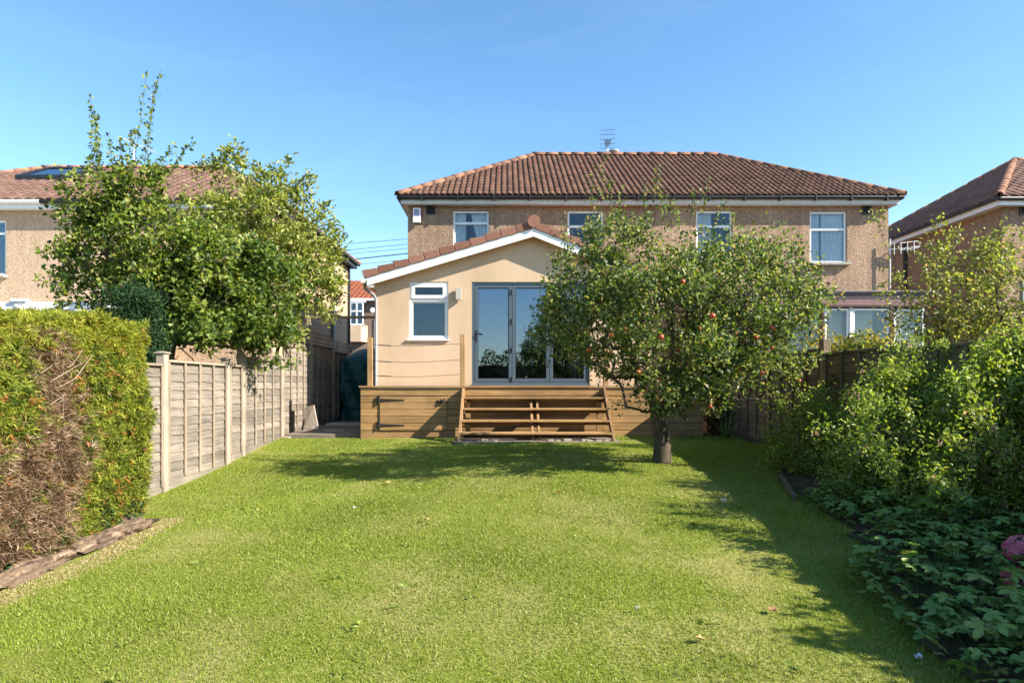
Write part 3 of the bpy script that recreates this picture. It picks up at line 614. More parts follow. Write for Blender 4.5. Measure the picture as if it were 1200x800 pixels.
# steps
t = thing('garden_steps', 'wide open-riser timber steps leading up to the deck', 'steps', (.56, 12.1, -.03))
SX0, SX1 = -.86, 1.98
for x in (SX0, SX1):
    MB().prism([(x-.024,YD-.005,.955),(x-.024,YD-.10,.955),(x-.024,YD-1.36,-.06),(x-.024,YD-1.2,-.06),(x-.024,YD-.005,.72)], (.048,0,0)).build('stringer', M['stepx'], t, bevel=.004)
st = [(.775, YD-.30, YD-.03), (.565, YD-.58, YD-.30), (.35, YD-.87, YD-.58), (.135, YD-1.16, YD-.87)]
for i, (z, ya, yb) in enumerate(st):
    ym = (ya+yb)/2
    for (p, q) in ((ya, ym-.005), (ym+.005, yb)): MB().box(SX0+.026, SX1-.026, p, q, z-.036, z).build('tread', M['deckx'], t, bevel=.006, label='weathered bottom tread, bleached and split' if i == 3 and p == ya else None)
    for x in (SX0+.05, SX1-.05): MB().box(x-.022, x+.022, ya+.03, yb-.02, z-.10, z-.039).build('cleat', M['stepx'], t)
    MB().box(SX0+.03, SX1-.03, yb-.03, yb-.006, z-.105, z-.040).build('riser_rail', M['stepx'], t)
for x in (.50, .62): MB().prism([(x-.022,YD-.005,.70),(x-.022,YD-.20,.70),(x-.022,YD-1.08,.05),(x-.022,YD-1.08,-.05),(x-.022,YD-.9,-.05),(x-.022,YD-.005,.56)], (.044,0,0)).build('centre_bearer', M['stepx'], t)
for x in (SX0+.10, SX1-.12): MB().box(x-.045, x+.045, YD-.2, YD-.11, -.05, .67).build('leg', M['deckx'], t)
mb = MB(); mb.box(-.95, 2.1, 11.35, 12.79, -.10, -.008); mb.build('gravel_pad', M['paving'], kind='structure')
m = MB()
for i in range(9):
    x = random.uniform(-.7, 1.9); y = random.uniform(11.42, 11.62); s = random.uniform(.02, .045); m.box(x-s*1.6, x+s*1.6, y-s, y+s, -.01, s*.7)
m.build('step_rubble', M['stone'], kind='stuff')
# trough at the deck foot
t = thing('planter_trough', 'small timber trough against the deck foot behind the apple tree', 'planter', (3.32, 12.5, -.03))
for nm, b in (('front_board', (3.1,3.55,12.33,12.35,-.04,.12)), ('back_board', (3.1,3.55,12.63,12.65,-.04,.12)), ('end_board', (3.1,3.12,12.352,12.628,-.04,.118)), ('end_board', (3.53,3.55,12.352,12.628,-.04,.118))): MB().box(*b).build(nm, M['deckx'], t)
MB().box(3.122, 3.528, 12.352, 12.628, -.03, .09).build('compost', M['soil'], t)

# ------------------------------------------------------------------ fences
def slat_mesh(name, mat, L, H, seed, side):
    r = random.Random(seed); n = 10; V = []; Fc = []
    for i in range(n+1):
        y = -L/2+L*i/n; e = r.uniform(-.008, .008); b = r.uniform(-.003, .004)
        V += [(side*(.030+b), y, -H/2+e), (side*(.018+b), y, -H/2+e), (side*.004, y, H/2), (side*.014, y, H/2)]
    for i in range(n):
        a = 4*i; c = a+4; Fc += [(a,a+3,c+3,c), (a+1,c+1,c+2,a+2), (a,c,c+1,a+1), (a+3,a+2,c+2,c+3)]
    Fc += [(0,1,2,3), (4*n+3,4*n+2,4*n+1,4*n)]
    me = bpy.data.meshes.new(name); me.from_pydata(V, [], Fc); me.materials.append(mat); return me
def fence_panel(t, X, y0, y1, z0, z1, side, sm, bm, trellis=0, cap=True, nb=3, gravel=True):
    L = y1-y0; H = .155; zt = z1-(.035 if cap else 0); gb = .16 if gravel else 0; n = max(2, round((zt-z0-gb)/.127)); p = (zt-z0-gb)/n; ym = (y0+y1)/2
    meshes = [slat_mesh('slat', sm, L-.01, H, 31*k+int(y0*10), side) for k in range(4)]
    for k in range(n):
        link('slat', meshes[k % 4], t, (X+random.uniform(-.002,.002), ym, z0+gb+p*(k+.5)), (0, 0, random.uniform(-.002,.002)), (1, random.choice((1,-1)), 1))
    for k in range(nb+2):
        y = y0+.03+(L-.06)*k/(nb+1); w = .019
        MB().box(X+side*.034 if side > 0 else X-.056, X+.056 if side > 0 else X-.034, y-w, y+w, z0+gb+.01, zt-.004).build('batten', bm, t, bevel=.003)
    if cap: MB().box(X-.045, X+.065, y0+.002, y1-.002, z1-.034, z1).build('top_rail', bm, t, bevel=.005)
    if gravel: MB().box(X-.02, X+.028, y0+.002, y1-.002, z0-.06, z0+gb-.006).build('gravel_board', M['fencey'] if side > 0 else sm, t, bevel=.004)
    if trellis:
        m = MB(); n = int(L/.16)
        for k in range(n+1): y = y0+.03+(L-.06)*k/n; m.box(X+.0, X+.016, y-.011, y+.011, z1+.003, z1+trellis)
        for k in range(3): z = z1+.06+k*(trellis-.08)/2; m.box(X+.0165, X+.032, y0+.01, y1-.01, z-.011, z+.011)
        m.build('trellis', bm, t)
def fence_post(t, X, y, z0, z1, mat, w=.055, cap=True):
    MB().box(X-w, X+w, y-w, y+w, z0, z1-.03 if cap else z1).build('post', mat, t, bevel=.008)
    if cap: MB().lathe((X, y, z1-.029), [(w*1.9, 0), (w*1.9, .014), (w*.5, .03), (0, .031)], 4).build('post_cap', mat, t).rotation_euler = (0, 0, math.pi/4)
FX = -4.68
t = thing('garden_fence', 'weathered grey lap-panel fence stepping up along the left side of the lawn', 'fence', (FX, 12, -.2))
for (y0, y1, zt, nb, tr) in ((6.75,8.54,1.30,3,0),(8.66,10.48,1.36,3,0),(10.60,11.10,1.36,0,0),(11.22,13.04,1.52,3,0),(13.16,14.94,2.02,3,.33),(15.06,16.9,2.02,3,.30),(17.0,18.9,1.95,3,.28)):
    fence_panel(t, FX, y0, y1, min(gz(FX, y0), gz(FX, y1))-.02+(.03 if y0 > 13 else 0), zt, 1, M['fencey'], M['batten'], tr, nb=nb)
for (y, zt) in ((6.68,1.42),(8.6,1.47),(10.54,1.47),(11.16,1.71),(13.1,1.62),(15.0,2.66),(16.95,2.25),(18.95,2.25)):
    fence_post(t, FX, y, gz(FX, y)-.3, zt, M['fpost'], .058 if y < 14 else .048, cap=y < 12)
t2 = MB().box(-4.62, XL-.01, 14.955, 15.045, 2.60, 2.655).build('timber_beam', M['batten']); tag(t2, 'thin horizontal timber beam spanning the side passage at head height', 'beam')
FR = 4.68
t = thing('garden_fence', 'brown lap-panel fence behind the shrubs along the right side of the lawn', 'fence', (FR, 8, -.2))
yy = [1.54, 3.47, 5.40, 7.33, 9.26, 11.19, 13.12, 15.05, 17.0]
for i in range(len(yy)-1):
    y0, y1 = yy[i]+.06, yy[i+1]-.06; zt = [1.42,1.42,1.44,1.48,1.56,1.60,1.62,1.62][i]
    fence_panel(t, FR, y0, y1, min(gz(FR, y0), gz(FR, y1))-.06, zt, -1, M['fencer'], M['battenr'], 0)
for i, y in enumerate(yy): fence_post(t, FR, y, gz(FR, y)-.3, [1.5,1.5,1.5,1.50,1.68,1.70,1.7,1.7,1.7][i], M['fpostr'], .055, cap=False)

# ------------------------------------------------------------------ side passage clutter
def tarp_thing():
    t = thing('tarp_cover', 'dark teal tarpaulin draped over a tall round-topped stack in the side passage', 'tarpaulin', (-4.0, 18.3, 0))
    V = []; n = 26; rows = 22; y0 = 17.5
    prof = []
    for j in range(rows+1):
        s = j/rows
        if s < .72: prof.append((0.03*math.sin(s*9), .02+s/.72*1.62))
        else: q = (s-.72)/.28*math.pi/2; prof.append((.55*(1-math.cos(q)), 1.64+.43*math.sin(q)))
    for j, (dy, z) in enumerate(prof):
        for i in range(n+1):
            u = i/n; x = -4.57+1.55*u; b = .045*math.sin(u*19+j*.5)+.03*math.sin(u*41-j*.9)
            V.append((x, y0+dy+b*(1 if j < 17 else .3), z-.25*(abs(u-.5)*2)**3*max(0,(z-1.6))/.43))
    Fc = [(j*(n+1)+i, j*(n+1)+i+1, (j+1)*(n+1)+i+1, (j+1)*(n+1)+i) for j in range(rows) for i in range(n)]
    k = len(V); V += [(-4.57,18.9,.02),(-3.02,18.9,.02),(-3.02,18.9,1.9),(-4.57,18.9,1.9)]; tl = rows*(n+1)
    Fc += [(k,k+1,k+2,k+3), (tl,tl+n,k+2,k+3), (0,tl,k+3,k), (n,k+1,k+2,tl+n)]
    MB().add(V, Fc).build('sheet', M['tarp'], t, smooth=True)
    for z in (.42, 1.15): MB().tube([(-4.6, 17.46, z), (-4.1, 17.43, z-.03), (-3.0, 17.46, z+.02)], .012, 6).build('rope', M['black'], t)
tarp_thing()
m = MB(); m.hexa([(-4.58,14.3,.02),(-4.2,14.15,.02),(-4.2,14.2,.02),(-4.58,14.35,.02),(-4.62,14.62,.52),(-4.42,14.52,.56),(-4.42,14.57,.56),(-4.62,14.67,.52)])
tag(m.build('paving_slab', M['stone'], bevel=.006), 'grey paving slab leaning on the left fence beside the passage', 'slab')
m = MB(); m.box(-4.3, -3.0, 15.05, 15.5, .05, .11); tag(m.build('concrete_step', M['concrete'], bevel=.01), 'low pale concrete step crossing the side passage beside the deck', 'step')
m = MB(); m.tube([(-4.62,13.62,-.08),(-4.62,13.62,.46)], .02, 8); m.box(-4.64,-4.58,13.55,13.70,-.06,.46); tag(m.build('timber_offcut', M['black']), 'narrow dark upright offcut standing against the left fence', 'offcut')
for i in range(9):
    u = i/8; x = -4.5+u*.75+random.uniform(-.05,.05); y = 12.9+u*1.0+random.uniform(-.1,.1); s = random.uniform(.04,.09)
    m = MB(); m.hexa([(x+a*s*1.5*random.uniform(.8,1.2), y+b*s*random.uniform(.8,1.2), gz(x,y)+.0+c*s*.7) for c in (0,1) for a, b in ((-1,-1),(1,-1),(1,1),(-1,1))])
    o = m.build('stone', M['stone'], bevel=.01); tag(o, 'loose pale stone in the rubble strip at the foot of the left fence', 'stone', 'rubble at the foot of the left fence')

# ------------------------------------------------------------------ foliage machinery
def leaves_np(P, D, L, Wd, C, fold=.25, roll=None):
    """P base, D direction (unit), L length, Wd half width, C colour -> four-vertex folded leaves"""
    n = len(P); up = unit(rnd(n)+np.array([0,0,.9])); s = unit(np.cross(D, up)); nn = unit(np.cross(s, D))
    L = L[:,None]; Wd = Wd[:,None]
    mid = P+D*L*.45
    droop = np.array([0,0,-1.0])*L*RNG.uniform(0,.25,(n,1))
    V = np.stack([P, mid+s*Wd+nn*Wd*fold*2, P+D*L+droop, mid-s*Wd+nn*Wd*fold*2], 1).reshape(-1, 3)
    k = np.arange(n)*4; Fc = np.concatenate([np.stack([k,k+1,k+2],1), np.stack([k,k+2,k+3],1)])
    return V, Fc, np.repeat(C, 4, 0)
def pick(n, cols, jit=.18):
    cols = np.array([c for c, w in cols for _ in range(w)]); c = cols[RNG.integers(0, len(cols), n)]
    return c*RNG.uniform(1-jit, 1+jit, (n, 1))
def in_ell(ells, n, shell=.0):
    w = np.array([e[3]*e[4]*e[5] for e in ells]); idx = RNG.choice(len(ells), n, p=w/w.sum()); e = np.array([x[:6] for x in ells])[idx]
    d = unit(rnd(n)); r = RNG.random(n)**(1/3); r = shell+(1-shell)*r
    return e[:, :3]+d*r[:,None]*e[:, 3:6]
def clumps(ells, n, shell, k, sig):
    c = in_ell(ells, max(4, n//k), shell); i = RNG.integers(0, len(c), n); return c[i]+rnd(n, sig)*RNG.uniform(.5, 1.3, (len(c),1))[i]
def grow(limbs, targets, step=.16, wob=.05, rise=0.0, pull=.55, chains=()):
    P = []; par = []
    for lb in limbs:                                   # limb: (list of points, index of parent node or -1)
        pts, pa = lb
        for i, p in enumerate(pts): par.append(pa if i == 0 else len(P)-1); P.append(p)
    buf = np.zeros((len(P)+len(targets)*14+sum(len(c) for c in chains), 3)); n = len(P); buf[:n] = P; par = list(par)
    root = buf[0]; order = np.argsort(np.linalg.norm(targets-root, axis=1))
    for q in order:
        tg = targets[q]; dv = buf[:n]-tg; dd = (dv**2).sum(1)+.35*np.maximum(0, buf[:n,2]-tg[2])**2*4
        i = int(np.argmin(dd)); d = math.sqrt(((buf[i]-tg)**2).sum())
        if d < .03: continue
        k = min(12, max(1, int(d/step))); prev = i; a = buf[i].copy()
        g = buf[i]-buf[par[i]] if par[i] >= 0 else np.array([0,0,.1]); g = g/max(1e-6, np.linalg.norm(g))*d*pull*.5+np.array([0,0,rise*d])
        for j in range(1, k+1):
            u = j/k; p = (1-u)**2*a+2*u*(1-u)*(a+g)+u*u*tg
            if j < k: p = p+RNG.normal(0, wob*d/k, 3)
            buf[n] = p; par.append(prev); prev = n; n += 1
    for ch in chains:                                   # straight upright shoots
        prev = int(np.argmin(((buf[:n]-ch[0])**2).sum(1)))
        for p in ch: buf[n] = p; par.append(prev); prev = n; n += 1
    P = buf[:n]; par = np.array(par); cnt = np.zeros(n); has = np.zeros(n, bool); has[par[par >= 0]] = True
    cnt[~has] = 1
    for i in range(n-1, 0, -1):
        if par[i] >= 0: cnt[par[i]] += cnt[i]
    dist = np.zeros(n)                                  # steps to the farthest tip below this node
    for i in range(n-1, 0, -1):
        if par[i] >= 0: dist[par[i]] = max(dist[par[i]], dist[i]+1)
    return P, par, cnt, dist
def wood_np(P, par, R, n=5, rough=0):
    idx = np.where(par >= 0)[0]; A = P[par[idx]]; B = P[idx]; ra = R[par[idx]]; rb = R[idx]; ra = np.minimum(ra, rb*1.7)
    t = unit(B-A); a = unit(np.cross(t, np.array([.3,.9,.25]))); b = np.cross(t, a); A = A-t*(ra*.3)[:,None]
    q = np.arange(n)*2*np.pi/n; V = []
    for (C, r) in ((A, ra), (B+t*(rb*.25)[:,None], rb)):
        for x in q: V.append(C+(math.cos(x)*a+math.sin(x)*b)*r[:,None]*(1+RNG.uniform(-rough, rough, (len(C),1))))
    V = np.stack(V, 1).reshape(-1, 3); k = np.arange(len(idx))*2*n
    Fc = np.concatenate([np.stack([k+i, k+(i+1)%n, k+n+(i+1)%n, k+n+i], 1) for i in range(n)])
    return V, Fc
def twig_leaves(P, par, dist, per, maxd, L, Wd, cols, spread=.05, outward=.6, up=.15, keep=None):
    sel = np.where((dist <= maxd) & (par >= 0))[0]
    if keep is not None: sel = sel[keep(P[sel])]
    i = np.repeat(sel, per); n = len(i); u = RNG.random((n,1)); A = P[par[i]]; B = P[i]; q = A*(1-u)+B*u+rnd(n, spread*.4)
    t = unit(B-A); D = unit(rnd(n)*.75+t*outward+np.array([0,0,up]))
    return leaves_np(q, D, L*RNG.uniform(.6, 1.25, n), Wd*RNG.uniform(.7, 1.25, n), pick(n, cols))
def join(parts):
    V = []; Fc = []; C = []; k = 0
    for v, f, c in parts: V.append(v); Fc.append(f+k); C.append(c); k += len(v)
    return np.concatenate(V), np.concatenate(Fc), np.concatenate(C)
def px(x, y, d): return np.array([(x-VX)*d/F, d, EYE+(VY-y)*d/F])
def ell(x, y, d, rx, rz, ry=None): return (*px(x, y, d), rx*d/F, (ry if ry else rx)*d/F, rz*d/F)

weeds()
# ------------------------------------------------------------------ apple tree
APG = [((.065,.11,.022),4),((.10,.15,.032),4),((.155,.195,.055),3),((.24,.26,.10),2),((.035,.06,.018),3),((.27,.21,.10),1)]
def apple_tree():
    D = 8.75; b = px(776, 535, D)
    t = thing('apple_tree', 'apple tree with short thick trunk and red apples beside the deck steps', 'tree', b)
    V = np.array
    trunk = [b+V([0,0,-.08]), b+V([0,0,.15]), px(774,505,D), px(772,488,D)]
    l1 = [px(765,470,D), px(752,445,D-.1), px(742,420,D-.25), px(728,385,D-.3), px(712,345,D-.3)]
    l2 = [px(782,470,D), px(788,440,D+.1), px(790,400,D+.1), px(785,350,D+.2), px(775,300,D+.2)]
    l3 = [px(790,468,D), px(812,446,D-.2), px(838,428,D-.3), px(862,405,D-.3), px(888,375,D-.2)]
    l4 = [px(815,430,D+.35), px(835,395,D+.6), px(850,345,D+.7)]
    l5 = [px(755,455,D+.3), px(735,410,D+.7), px(725,360,D+.8)]
    limbs = [(trunk, -1), (l1, 3), (l2, 3), (l3, 3), (l4, 10), (l5, 5)]
    E = [ell(785,375,D,122,74,120), ell(698,365,D-.1,60,66,80), ell(742,312,D,64,34,70), ell(880,370,D,70,60,80), ell(842,332,D,64,34,80), ell(925,365,D,40,44,50), ell(895,430,D-.3,42,30,40), ell(765,452,D-.55,48,28,36), ell(715,448,D-.45,34,26,30), ell(835,455,D-.45,46,24,36), ell(790,472,D-.45,30,16,24), ell(745,380,D-.9,60,60,40), ell(820,380,D-.9,60,60,40), ell(680,335,D-.2,48,55,50), ell(715,432,D-.4,40,32,30), ell(800,435,D-.5,70,28,40)]
    E = [(a, b, c, d, min(1.95, e*1.45), f) for (a, b, c, d, e, f) in E]
    T = np.concatenate([clumps(E, 2000, .35, 13, .15), in_ell(E, 500, .25)])
    sh = []                                             # upright shoots
    for (x, y0, y1) in ((695,285,200),(703,280,188),(716,275,205),(722,280,222),(757,270,215),(766,265,192),(790,262,232),(822,280,210),(838,285,238),(735,270,240),(780,262,225),(852,300,250),(902,320,265),(930,330,282),(880,310,275),(662,305,250),(650,330,296),(960,345,310),(808,270,222),(730,300,250),(748,300,255),(775,300,235),(800,300,245),(815,310,262),(865,320,275),(890,320,290),(690,320,262),(710,310,250),(1003,420,395),(640,380,348)):
        dd = D+random.uniform(-.4,.4); lean = random.uniform(-9,9); sh.append(V([px(x+lean*(k/7)**1.5+random.uniform(-.6,.6), y0+(y1-y0)*k/7, dd) for k in range(8)]))
    P, par, cnt, dist = grow(limbs, T, .13, .10, .12, chains=sh)
    R = np.clip(.0028*cnt**.52, .0028, .03); R[:4] = [.135,.115,.108,.105]
    for s, l, r in ((4,5,.062),(9,5,.058),(14,5,.066),(19,3,.045),(22,3,.04)): R[s:s+l] = np.maximum(R[s:s+l], np.linspace(r, r*.45, l))
    v, f = wood_np(P, par, R, 7, .08); np_obj('trunk', v, f, M['bark'], t, smooth=True)
    lo = lambda q: q[:,2] < 3.25; hi = lambda q: q[:,2] >= 3.25
    lf = [twig_leaves(P, par, dist, 11, 2, .068, .0205, APG, .15, keep=lo), twig_leaves(P, par, dist, 7, 7, .066, .0195, APG, .19, keep=lo), twig_leaves(P, par, dist, 5, 1, .062, .018, [((.26,.26,.12),2),((.17,.19,.06),1)], .12, up=.4, keep=lo), twig_leaves(P, par, dist, 7, 4, .062, .016, APG, .07, keep=hi)]
    v, f, c = join(lf); np_obj('crown', v, f, M['leaf'], t, c)
    prof = [(0,-.030),(.014,-.033),(.029,-.022),(.036,-.002),(.034,.016),(.022,.030),(.009,.031),(.003,.024)]
    am = MB().lathe((0,0,0), prof, 10).tube([(0,0,.022),(.003,0,.05)], .003, 5).mesh('apple', M['apple'], (0,0,0)); am.polygons.foreach_set('use_smooth', [True]*len(am.polygons))
    spots = [(722,403),(748,436),(751,437),(787,447),(771,446),(794,410),(861,391),(846,428),(830,478),(828,482),(886,395),(838,402),(941,453),(842,463),(881,464),(905,408),(813,440),(770,333),(690,410),(758,456),(893,437),(716,392),(925,426),(868,432),(733,385),(820,385),(905,385),(775,395),(863,398),(800,330),(700,372),(755,370),(835,370)]
    tips = P[(dist <= 1)]
    for (x, y) in spots:
        g = px(x, y, 7.85+random.uniform(0,.35)); s = random.uniform(.68, .9)
        ray = g-np.array([0,0,EYE]); ray = ray/np.linalg.norm(ray); off = tips-np.array([0,0,EYE]); al = off@ray; per = np.linalg.norm(off-al[:,None]*ray, axis=1)
        near = np.where(per < .07)[0]; d = al[near].min()-.03 if len(near) else al[np.argmin(per)]
        p = np.array([0,0,EYE])+ray*d if len(near) else tips[np.argmin(per)]-np.array([0,.02,.05])
        link('apple', am, t, Vector([float(z) for z in p]), (random.uniform(-.4,.4), random.uniform(-.4,.4), random.uniform(0,6)), (s,s,s))
apple_tree()

# ------------------------------------------------------------------ left side trees and shrubs
LTG = [((.10,.155,.022),4),((.155,.215,.032),4),((.22,.27,.055),3),((.29,.31,.08),2),((.035,.065,.016),3),((.26,.24,.06),1)]
LAU = [((.20,.24,.045),4),((.27,.30,.075),4),((.36,.36,.13),3),((.10,.14,.025),3),((.30,.28,.08),1)]
def left_tree():
    D = 10.3; b = px(168, 470, D); b[2] = -.3
    t = thing('plum_tree', 'tall rounded-leaf tree with upright shoots behind the left fence', 'tree', b); V = np.array
    trunk = [b, px(168,420,D), px(165,370,D), px(150,335,D)]
    limbs = [(trunk, -1), ([px(130,300,D), px(112,270,D), px(100,250,D)], 3), ([px(165,320,D), px(175,280,D+.2), px(178,230,D+.2)], 3), ([px(185,340,D), px(215,310,D+.3), px(240,290,D+.3)], 2)]
    E = [ell(160,285,D,72,52,62), ell(128,248,D,38,40,42), ell(115,305,D,40,38,40), ell(105,335,D,32,30,30), ell(215,330,D-.1,75,60,50), ell(162,222,D,40,38,38), ell(150,205,D,22,22,22), ell(235,305,D+.2,38,34,36), ell(150,355,D,40,40,30)]
    T = np.concatenate([clumps(E, 950, .4, 10, .16), in_ell(E, 350, .3)]); sh = []
    for (x0, y0, x1, y1) in ((108,215,106,112),(112,215,113,135),(158,200,172,86),(168,205,188,82),(150,205,155,150),(178,210,205,170),(200,205,225,166),(132,210,128,160),(145,212,140,165),(172,205,180,100),(115,210,111,128),(90,330,70,290),(85,340,72,318),(120,225,115,158)):
        sh.append(V([px(x0+(x1-x0)*(k/11)**1.3+random.uniform(-.7,.7), y0+(y1-y0)*k/11, D+.1*math.sin(x0)) for k in range(12)]))
    P, par, cnt, dist = grow(limbs, T, .16, .08, .1, chains=sh)
    R = np.clip(.003*cnt**.5, .003, .1); R[:4] = [.12,.11,.1,.09]; R[4:7] = np.maximum(R[4:7], V([.085,.08,.075]))
    v, f = wood_np(P, par, R, 6, .08); np_obj('trunk', v, f, M['bark'], t, smooth=True)
    lo = lambda q: q[:,2] < 4.55; hi = lambda q: q[:,2] >= 4.55
    v, f, c = join([twig_leaves(P, par, dist, 10, 2, .092, .034, LTG, .16, keep=lo), twig_leaves(P, par, dist, 6, 6, .085, .032, LTG, .2, keep=lo), twig_leaves(P, par, dist, 2, 1, .085, .03, [((.24,.25,.08),1)], .15, keep=lo), twig_leaves(P, par, dist, 5, 14, .08, .024, LTG, .045, keep=hi)])
    np_obj('crown', v, f, M['leaf'], t, c)
left_tree()
def bush(name, label, cat, D, base, E, n, leafL, leafW, cols, per=6, maxd=2, per2=3, mat='leaf', shoots=(), step=.15, wood='twig', limbs=None, rmax=.06, up=.2, extra=None, group=None, out=.6, tipcols=None):
    b = px(*base, D); b[2] = max(gz(b[0], D), -.5)-.02
    t = thing(name, label, cat, b, group)
    cen = np.array(E[0][:3]); limbs = limbs or [([b, b+(cen-b)*.15], -1)]
    if len(limbs) == 1:
        for k in range(6):
            a = 2*np.pi*k/6; limbs = limbs+[([b+np.array([.12*math.cos(a), .12*math.sin(a), .12]), b+(cen-b)*.5+np.array([E[0][3]*.4*math.cos(a), E[0][4]*.4*math.sin(a), 0])], 0)]
    T = np.concatenate([clumps(E, int(n*.8), .45, 10, .035*D*.3+.03), in_ell(E, int(n*.3), .4)]); T = T[T[:,2] > ground(T[:,0], T[:,1])+.05]
    sh = []
    for (x0, y0, x1, y1, d) in shoots:
        bw = random.uniform(-.25,.25)*abs(y1-y0); sh.append(np.array([px(x0+(x1-x0)*k/9+bw*math.sin(math.pi*k/9)+random.uniform(-.7,.7), y0+(y1-y0)*math.sin(k/9*1.35)/math.sin(1.35), d) for k in range(10)]))
    P, par, cnt, dist = grow(limbs, T, step, .08, .1, chains=sh)
    R = np.clip(.0026*cnt**.5, .0026, rmax)
    v, f = wood_np(P, par, R, 5, .05); np_obj('branches', v, f, M[wood], t, smooth=True)
    pr = [twig_leaves(P, par, dist, round(per*1.9), maxd, leafL*1.08, leafW*1.1, cols, .16, out, up), twig_leaves(P, par, dist, round(per2*2.2), maxd+4, leafL*1.05, leafW*1.1, cols, .2, out, up)]
    if tipcols and sh:
        A = np.concatenate(sh); near = lambda q: np.array([((A-p)**2).sum(1).min() < .0036 for p in q])
        pr.append(twig_leaves(P, par, dist, 9, 9, leafL*.95, leafW*1.0, tipcols, .07, .5, .3, keep=near))
    v, f, c = join(pr); np_obj('foliage', v, f, M[mat], t, c)
    if extra: extra(t, P, par, dist)
    return t
D = 13.6
bush('laurel_shrub', 'big yellow-green pointed-leaf shrub rising above the left fence near the passage', 'shrub', D, (300,470),
     [ell(300,305,D,64,80,66), ell(330,262,D,40,50,42), ell(277,228,D,30,52,30), ell(265,270,D,36,50,36), ell(340,330,D,50,48,40), ell(365,300,D+.5,28,45,30), ell(255,300,D-.3,40,70,40), ell(330,375,D-.5,36,36,30), ell(375,345,D+.6,24,28,24)],
     1500, .125, .027, LAU, 6, 2, 2, 'gloss', [(280,240,272,172,D),(262,240,248,190,D),(245,245,240,192,D),(318,250,340,190,D),(345,255,368,205,D),(350,280,385,238,D),(365,300,402,281,D+.5),(370,270,392,262,D+.3),(300,240,298,196,D),(330,245,345,222,D),(290,235,285,178,D),(375,310,398,300,D+.5),(310,250,322,200,D),(255,245,250,185,D),(300,240,305,205,D),(325,255,332,205,D-.3),(350,270,362,225,D),(360,290,380,250,D),(375,295,392,275,D),(270,235,262,178,D),(285,235,276,186,D),(340,265,352,214,D),(372,320,398,290,D+.3)], .18, rmax=.07, out=.9)
D = 10.6
bush('ivy_bush', 'dense round-leaf green bush spilling over the top of the left fence', 'bush', D-.4, (196,470),
     [ell(255,362,D,72,40,40), ell(205,350,D-.3,38,55,30), ell(230,382,D-.8,40,20,20), ell(310,380,D+.7,38,35,30), ell(300,330,D+.3,45,45,35), ell(330,392,D+1.2,14,16,14), ell(225,394,D-.9,28,14,14), ell(268,398,D+.1,30,14,14), ell(308,400,D+.9,26,14,14)],
     760, .085, .036, [((.08,.13,.022),4),((.13,.185,.035),4),((.19,.23,.06),2),((.04,.075,.016),3)], 9, 2, 3, 'gloss')
D = 9.4
bush('yew_shrub', 'dark blue-green yew growing between the hedge and the left fence', 'shrub', D, (160,450),
     [ell(160,392,D,24,46,24), ell(142,392,D,14,42,18), ell(178,395,D,14,40,18), ell(158,358,D,13,22,14)], 380, .06, .009, [((.022,.055,.022),4),((.035,.08,.03),3),((.06,.11,.035),1)], 22, 2, 8, 'needle', up=.5)

